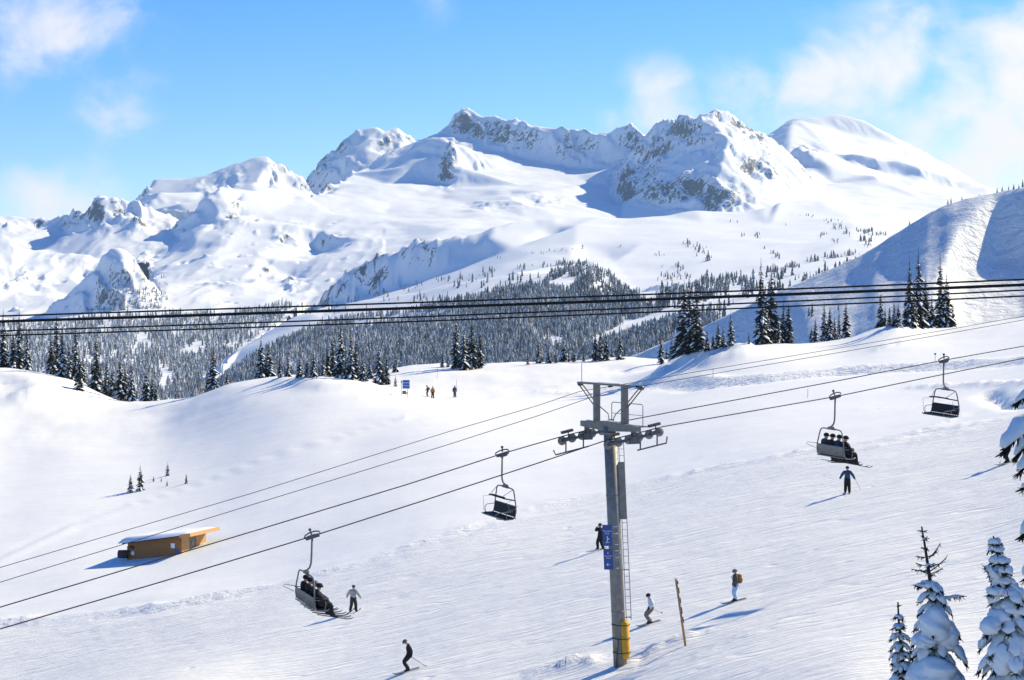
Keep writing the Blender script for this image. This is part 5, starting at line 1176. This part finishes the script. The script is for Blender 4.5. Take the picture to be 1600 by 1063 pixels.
# ================================================================ trail sign far off, marker poles, depth stake
def trail_sign():
    g0 = GN.ground(628, 617); g1 = GN.ground(637, 621.5); s = g0.y/F
    root = empty('trail_sign', g1); tag(root, 'small blue trail board on two posts behind the snow hump', 'sign')
    d = g1.y; o = g1
    MB().bar(P(626.8,594,d)-o, P(627.2,619,d)-o, .07).build('post', M_STEEL, root); MB().bar(P(636.8,594,d)-o, P(637,622.5,d)-o, .07).build('post', M_STEEL, root)
    bd = MB().box(P(634.5,600.8,d-.06)-o, (1.05,.04,1.30)).build('board', simple_mat('pale_blue_board', (.30,.45,.75), .5), root)
    for i in range(3): MB().box(P(634.5,596.2+4.4*i,d-.09)-o, (.92,.03,.25)).build('panel', M_BLUE, bd)
    MB().box(P(627.3,597,d-.06)-o, (.16,.04,.28)).build('small_plate', M_BLUE, root)
    MB().box(P(631.5,613.5,d-.05)-o, (.55,.10,.5)).build('crate', simple_mat('grey_box', (.16,.17,.18), .7), root, False, .03)
    for k in (0, 1): MB().bar(P(633.8+k*1.6,617,d-.1)-o, P(635+k*1.2,612.5,d-.1)-o, .10,.04).build('orange_marker', M_PAD, root)
trail_sign()
for i, (px, py, h, lab) in enumerate([(683,592,17,'thin marker pole on the slope above the distant skiers'),(713,609,16,'thin marker pole behind the distant dark skier'),(834,569,17,'thin marker pole on the crest between low firs'),(1114,590,15,'thin marker pole below the snow mound'),(1461,567,13,'marker pole with a blue ball near the right empty chair'),(1262,622,14,'thin marker pole below the piste road berm'),(739,575,14,'thin marker pole just right of the tall fir clump'),(592,606,16,'thin marker pole in front of the firs by the sign')]):
    g = GN.ground(px, py)
    if g is None: continue
    o = empty('marker_pole', g); tag(o, lab, 'marker pole', 'marker poles on the snow'); hh = h*g.y/F
    MB().tube([(0,0,-.2),(.02,0,hh)], .028, 6).build('pole', M_STEEL, o)
    if i == 4: MB().lathe((.02,0,hh+.05), (0,0,1), [(-.12,.02),(-.08,.12),(.0,.16),(.08,.12),(.12,.02)], 12).build('ball', M_BLUE, o, True)
def stake():
    g = GN.ground(1071, 1009); top = P(1056, 905, g.y+.1); root = empty('snow_stake', g); tag(root, 'tall leaning orange wooden stake right of the tower', 'stake')
    a = (top-g); ax = a.normalized(); m = MB().bar(-ax*.5, a, .10,.07, (0,-1,0)); m.build('plank', M_WOOD, root, False, .006)
    rg = Vector((1,0,0)); L_ = a.length
    MB().bar(a-ax*.02+Vector((0,-.01,0)), a+ax*.05, .13,.10, (0,-1,0)).build('snow_cap', M_TSNOW, root, True, .02)
    for k, (t, hh) in enumerate([(.95,.14),(.83,.26),(.68,.26),(.53,.30),(.39,.26)]):
        MB().bar(a*t+rg*.065-ax*hh/2, a*t+rg*.065+ax*hh/2, .05,.05, (0,-1,0)).build('hinge_tab' if k == 9 else 'dark_tab', M_RUB, root)
    for k, t in enumerate((.90,.75,.60,.46)): MB().bar(a*t-rg*.01-ax*.12+Vector((0,-.037,0)), a*t-rg*.01+ax*.12+Vector((0,-.037,0)), .07,.012, (0,-1,0)).build('grey_band', M_STEEL, root)
stake()

# ================================================================ snow-laden firs close to the camera
def lump(path, rad, seed, flat=.55, n=14, tall=.72):
    r = random.Random(seed); m = MB(); b = len(m.V)
    fine = []                                                       # resample the path so that the dents are small
    for i in range(len(path)-1):
        for t in (0, .5): fine.append((path[i].lerp(path[i+1], t), rad[i]+(rad[i+1]-rad[i])*t))
    fine.append((path[-1], rad[-1])); k = len(fine); o1, o2 = r.uniform(0, 50), r.uniform(0, 50)
    ang = np.arange(n)*2*math.pi/n
    for i, (p, ra) in enumerate(fine):
        t = (fine[min(i+1,k-1)][0]-fine[max(i-1,0)][0]).normalized(); y = t.cross(Vector((0,0,1)))
        y = y.normalized() if y.length > .1 else Vector((1,0,0)); z = y.cross(t)
        nz = fbm(np.cos(ang)*1.1+o1+i*.38, np.sin(ang)*1.1+o2+i*.21, 3, 17, .6)
        for a, e in zip(ang, nz):
            q = ra*(1+.55*float(e)); zz_ = math.sin(a); m.V.append(tuple(p+y*math.cos(a)*q*1.12+z*(zz_*q*tall if zz_ > 0 else zz_*q*flat)))
    for i in range(k-1):
        for j in range(n): m.Fc.append((b+i*n+j, b+i*n+(j+1) % n, b+(i+1)*n+(j+1) % n, b+(i+1)*n+j))
    m.Fc.append(tuple(b+j for j in range(n))[::-1]); m.Fc.append(tuple(b+(k-1)*n+j for j in range(n))); return m
def needles(path, r0, seed, dens=90, ln=.10):
    r = random.Random(seed); m = MB()
    L_ = sum((b-a).length for a, b in zip(path, path[1:]))
    for _ in range(int(dens*L_)+6):
        t = r.random()**.8*(len(path)-1); i = min(int(t), len(path)-2); p = path[i].lerp(path[i+1], t-i); ax = (path[i+1]-path[i]).normalized()
        a = r.uniform(0, 6.28); s = ax.cross(Vector((0,0,1))); s = s.normalized() if s.length > .1 else Vector((1,0,0)); dv = (s*math.cos(a)+Vector((0,0,1))*(math.sin(a)*.6-.45)+ax*r.uniform(.2,.9)).normalized()
        l_ = ln*r.uniform(.5,1.5); w = dv.cross(Vector((r.uniform(-1,1),r.uniform(-1,1),r.uniform(-1,1)))).normalized()*l_*.13; q = p+Vector((0,0,-r0*.25*r.random()))
        b = len(m.V); m.V.extend([tuple(q-w), tuple(q+w), tuple(q+dv*l_+w*.3), tuple(q+dv*l_-w*.3)]); m.Fc.append((b,b+1,b+2,b+3))
    return m
def snow_fir(label, d, trunk, prof, seed, bare_to, snow0, snow1, lean_tip=True, nwh=14, group='snow-laden firs in front', extra=(), blobs_=(), gap=0.0):
    r = random.Random(seed); tp = [P(px, py, d) for px, py in trunk]
    gx = tp[-1].x; gz = GN.height(gx, d); base = Vector((gx, d, gz)); tp.append(Vector((gx, d, gz-.3)))
    root = empty('snowy_fir', base); tag(root, label, 'tree', group); tp = [p-base for p in tp]
    H = tp[0].z-tp[-1].z; m = MB().tube(tp, [max(.008, .018+.022*(tp[0].z-p.z)) for p in tp], 10); m.build('trunk', M_BARK, root, True)
    def tr(h):                                                       # trunk point h metres below the tip
        for a, b in zip(tp, tp[1:]):
            if a.z >= tp[0].z-h >= b.z: return a.lerp(b, (a.z-(tp[0].z-h))/max(1e-6, a.z-b.z))
        return tp[-1]
    def branch(p0, p1, sag, ra, bare):
        mid = p0.lerp(p1, .5)+Vector((0,0,sag)); path = [((1-t)**2)*p0+2*t*(1-t)*mid+t*t*p1 for t in (0,.15,.3,.45,.6,.75,.9,1.0)]; L_ = (p1-p0).length
        m = MB().tube(path, [max(.004, .010+.012*L_*(1-i/7)) for i in range(8)], 6); br = m.build('branch', M_BARK, root, True)
        nd = needles(path[1:], ra, r.random(), 60 if bare else 130, .07 if bare else .08+.03*L_); nd.build('needles', M_NEEDLE, br); tag(br.children[0], kind='stuff')
        if not bare:
            sp = [q+Vector((0,0,ra*.35)) for q in path[1:]]; k = len(sp); rd = [ra*(.35+1.0*math.sin(math.pi*min(1, (i+.6)/(k-.1)))**.6)*r.uniform(.8,1.15) for i in range(k)]; rd[-1] = ra*.22
            lump(sp, rd, r.random()).build('snow_clump', M_TSNOW, root, True)
    for (x0, y0, x1, y1, sag, ra, bare, dd) in extra: branch(P(x0,y0,d)-base, P(x1,y1,d+dd)-base, sag, ra, bare)
    h = .12
    while h < H-1.2:
        nb = 2 if h < bare_to*.6 else 4 if h < bare_to else 7
        for k in range(nb):
            a = 2*math.pi*(k+r.random()*.8)/nb+h*2.1; L_ = prof(h)*r.uniform(.55,1.15); bare = h < bare_to and r.random() < .8
            p0 = tr(h); up = .25 if h < bare_to else -.35-.55*min(1, h/2.5)
            p1 = p0+Vector((math.cos(a)*L_, math.sin(a)*L_, L_*(up+r.uniform(-.15,.15)))); branch(p0, p1, L_*(.30 if h > bare_to else -.10), (snow0+(snow1-snow0)*min(1, h/3.2))*r.uniform(.7,1.2), bare)
        h += (.20 if h < bare_to else .17+.05*h)+gap*r.random()
    for (px, py, dd, rx, rz_, sd2) in blobs_:                       # big pillows of snow resting against the trunk
        c = P(px, py, d+dd)-base; pth = [c+Vector((0,0,(t-.5)*2*rz_)) for t in (0,.12,.3,.5,.7,.88,1.0)]; rd = [rx*q for q in (.45,.85,1.0,1.0,.9,.6,.15)]
        lump(pth, rd, sd2, 1.0, 16, 1.0).build('snow_clump', M_TSNOW, root, True)
    return root
snow_fir('bare-topped fir loaded with snow, left of the tall pair at bottom right', 45, [(1440,823),(1445,852),(1450,885),(1455,920),(1460,960),(1464,1010),(1468,1063),(1470,1130)], lambda h: .10+.205*h, 501, 1.25, .03, .10, nwh=16,
   extra=[(1451,873,1469,850,-.05,.02,True,0),(1453,893,1478,872,-.04,.03,True,-.1),(1454,895,1424,890,.02,.02,True,0),(1457,920,1430,915,.03,.05,False,-.1),(1457,940,1503,932,.04,.04,False,.1),(1462,985,1425,1010,.12,.12,False,-.3),(1465,985,1508,1030,.10,.09,False,.1)],
   blobs_=[(1461,975,-.25,.30,.42,1),(1458,1050,-.45,.42,.36,2),(1432,1060,-.2,.22,.30,3),(1476,995,-.1,.26,.34,4),(1445,1002,-.35,.2,.16,7)])
snow_fir('fir thickly coated in snow at the bottom right corner', 44, [(1552,838),(1557,856),(1563,885),(1571,925),(1578,970),(1583,1020),(1586,1063),(1588,1130)], lambda h: .10+.28*h, 611, .12, .07, .135, gap=.05,
   extra=[(1570,925,1540,887,-.05,.11,False,-.2),(1574,935,1545,930,.15,.14,False,-.3),(1578,965,1540,996,.30,.20,False,-.4),(1582,1020,1553,1050,.35,.20,False,-.4),(1572,915,1600,940,.12,.13,False,.0),(1561,868,1553,884,.05,.08,False,-.1),(1566,890,1558,904,.04,.10,False,-.1),(1568,893,1578,904,.04,.09,False,0)],
   blobs_=[(1580,955,-.1,.24,.34,11),(1588,1010,-.2,.32,.36,12),(1566,1030,-.45,.20,.36,14)])
snow_fir('thin young snowy fir left of the bare-topped fir', 45.5, [(1403,941),(1404,965),(1407,1000),(1411,1040),(1414,1080),(1416,1140)], lambda h: .06+.20*h, 721, .25, .025, .10, gap=.04,
   extra=[(1406,993,1391,1000,.06,.06,False,-.1),(1410,1040,1400,1046,.05,.07,False,0),(1410,1025,1432,1022,.05,.05,False,0)])
def edge_fir():
    d = 38.0; tx = 1672; r = random.Random(5)
    base = Vector(((tx-CX)/F*d, d, GN.height((tx-CX)/F*d, d))); top = P(tx-6, 520, d)
    root = empty('snowy_fir', base); tag(root, 'fir beyond the right edge, snowy branch tips reaching in', 'tree', 'snow-laden firs in front')
    MB().tube([Vector((0,0,-.3)), (top-base)*.5, top-base], [.16,.10,.02], 10).build('trunk', M_BARK, root, True)
    for (y0, x1, y1, sag, ra, dd) in [(590,1588,630,.18,.10,-.2),(650,1566,706,.45,.19,-.4),(660,1585,716,.35,.13,.2),(690,1592,738,.25,.13,-.5),(735,1597,764,.15,.08,-.2),(780,1596,838,.30,.13,-.4),(850,1602,905,.3,.16,-.5),(930,1610,985,.3,.2,-.4),
                                      (560,1640,585,.1,.10,.3),(640,1720,700,.2,.15,.3),(700,1730,760,.2,.18,-.3),(800,1740,860,.2,.2,.2),(900,1750,970,.2,.2,-.2),(760,1670,820,.2,.2,-1.0),(860,1665,930,.2,.2,-1.0)]:
        p0 = P(tx-3, y0, d)-base; p1 = P(x1, y1, d+dd)-base; mid = p0.lerp(p1, .5)+Vector((0,0,sag)); path = [((1-t)**2)*p0+2*t*(1-t)*mid+t*t*p1 for t in (0,.15,.3,.45,.6,.75,.9,1.0)]
        br = MB().tube(path, [.03*(1-i/9) for i in range(8)], 6).build('branch', M_BARK, root, True); nd = needles(path[1:], ra*1.6, r.random(), 200, .12).build('needles', M_NEEDLE, br); tag(nd, kind='stuff')
        sp = [q+Vector((0,0,ra*.45)) for q in path[1:]]; rd = [ra*q for q in (.9,1.25,1.45,1.45,1.3,1.0,.4)]; lump(sp, rd, r.random(), .35).build('snow_clump', M_TSNOW, root, True)
edge_fir()
for i, (x, y, h) in enumerate([(17.0,47.0,22.0),(17.2,49.4,22.5)]):  # unseen trees, added beyond the frame to cast shade on the snow-laden firs
    fir('fir_tree', (x, y, GN.height(x, y)-.3), h, i+2, 1.0+i, ['unseen tall fir added right of the view for shade, nearer one', 'unseen tall fir added right of the view for shade, farther one'][i], 'tree', 'unseen firs added to shade the snow-laden firs', 1.15)

# ================================================================ thin air over the whole place
def haze():
    o = MB().box((0, 4150, 170), (7800, 8440, 1200)).build('haze', bpy.data.materials.new('thin_haze'))
    m = o.data.materials[0]; m.use_nodes = True; N = m.node_tree.nodes; N.clear(); out = N.new('ShaderNodeOutputMaterial'); v = N.new('ShaderNodeVolumePrincipled')
    v.inputs['Color'].default_value = (0.42, 0.66, 1.0, 1); v.inputs['Density'].default_value = 4e-5; v.inputs['Anisotropy'].default_value = 0.2
    m.node_tree.links.new(v.outputs[0], out.inputs['Volume']); tag(o, 'thin pale mountain haze filling the valley', 'haze', kind='stuff')
haze()
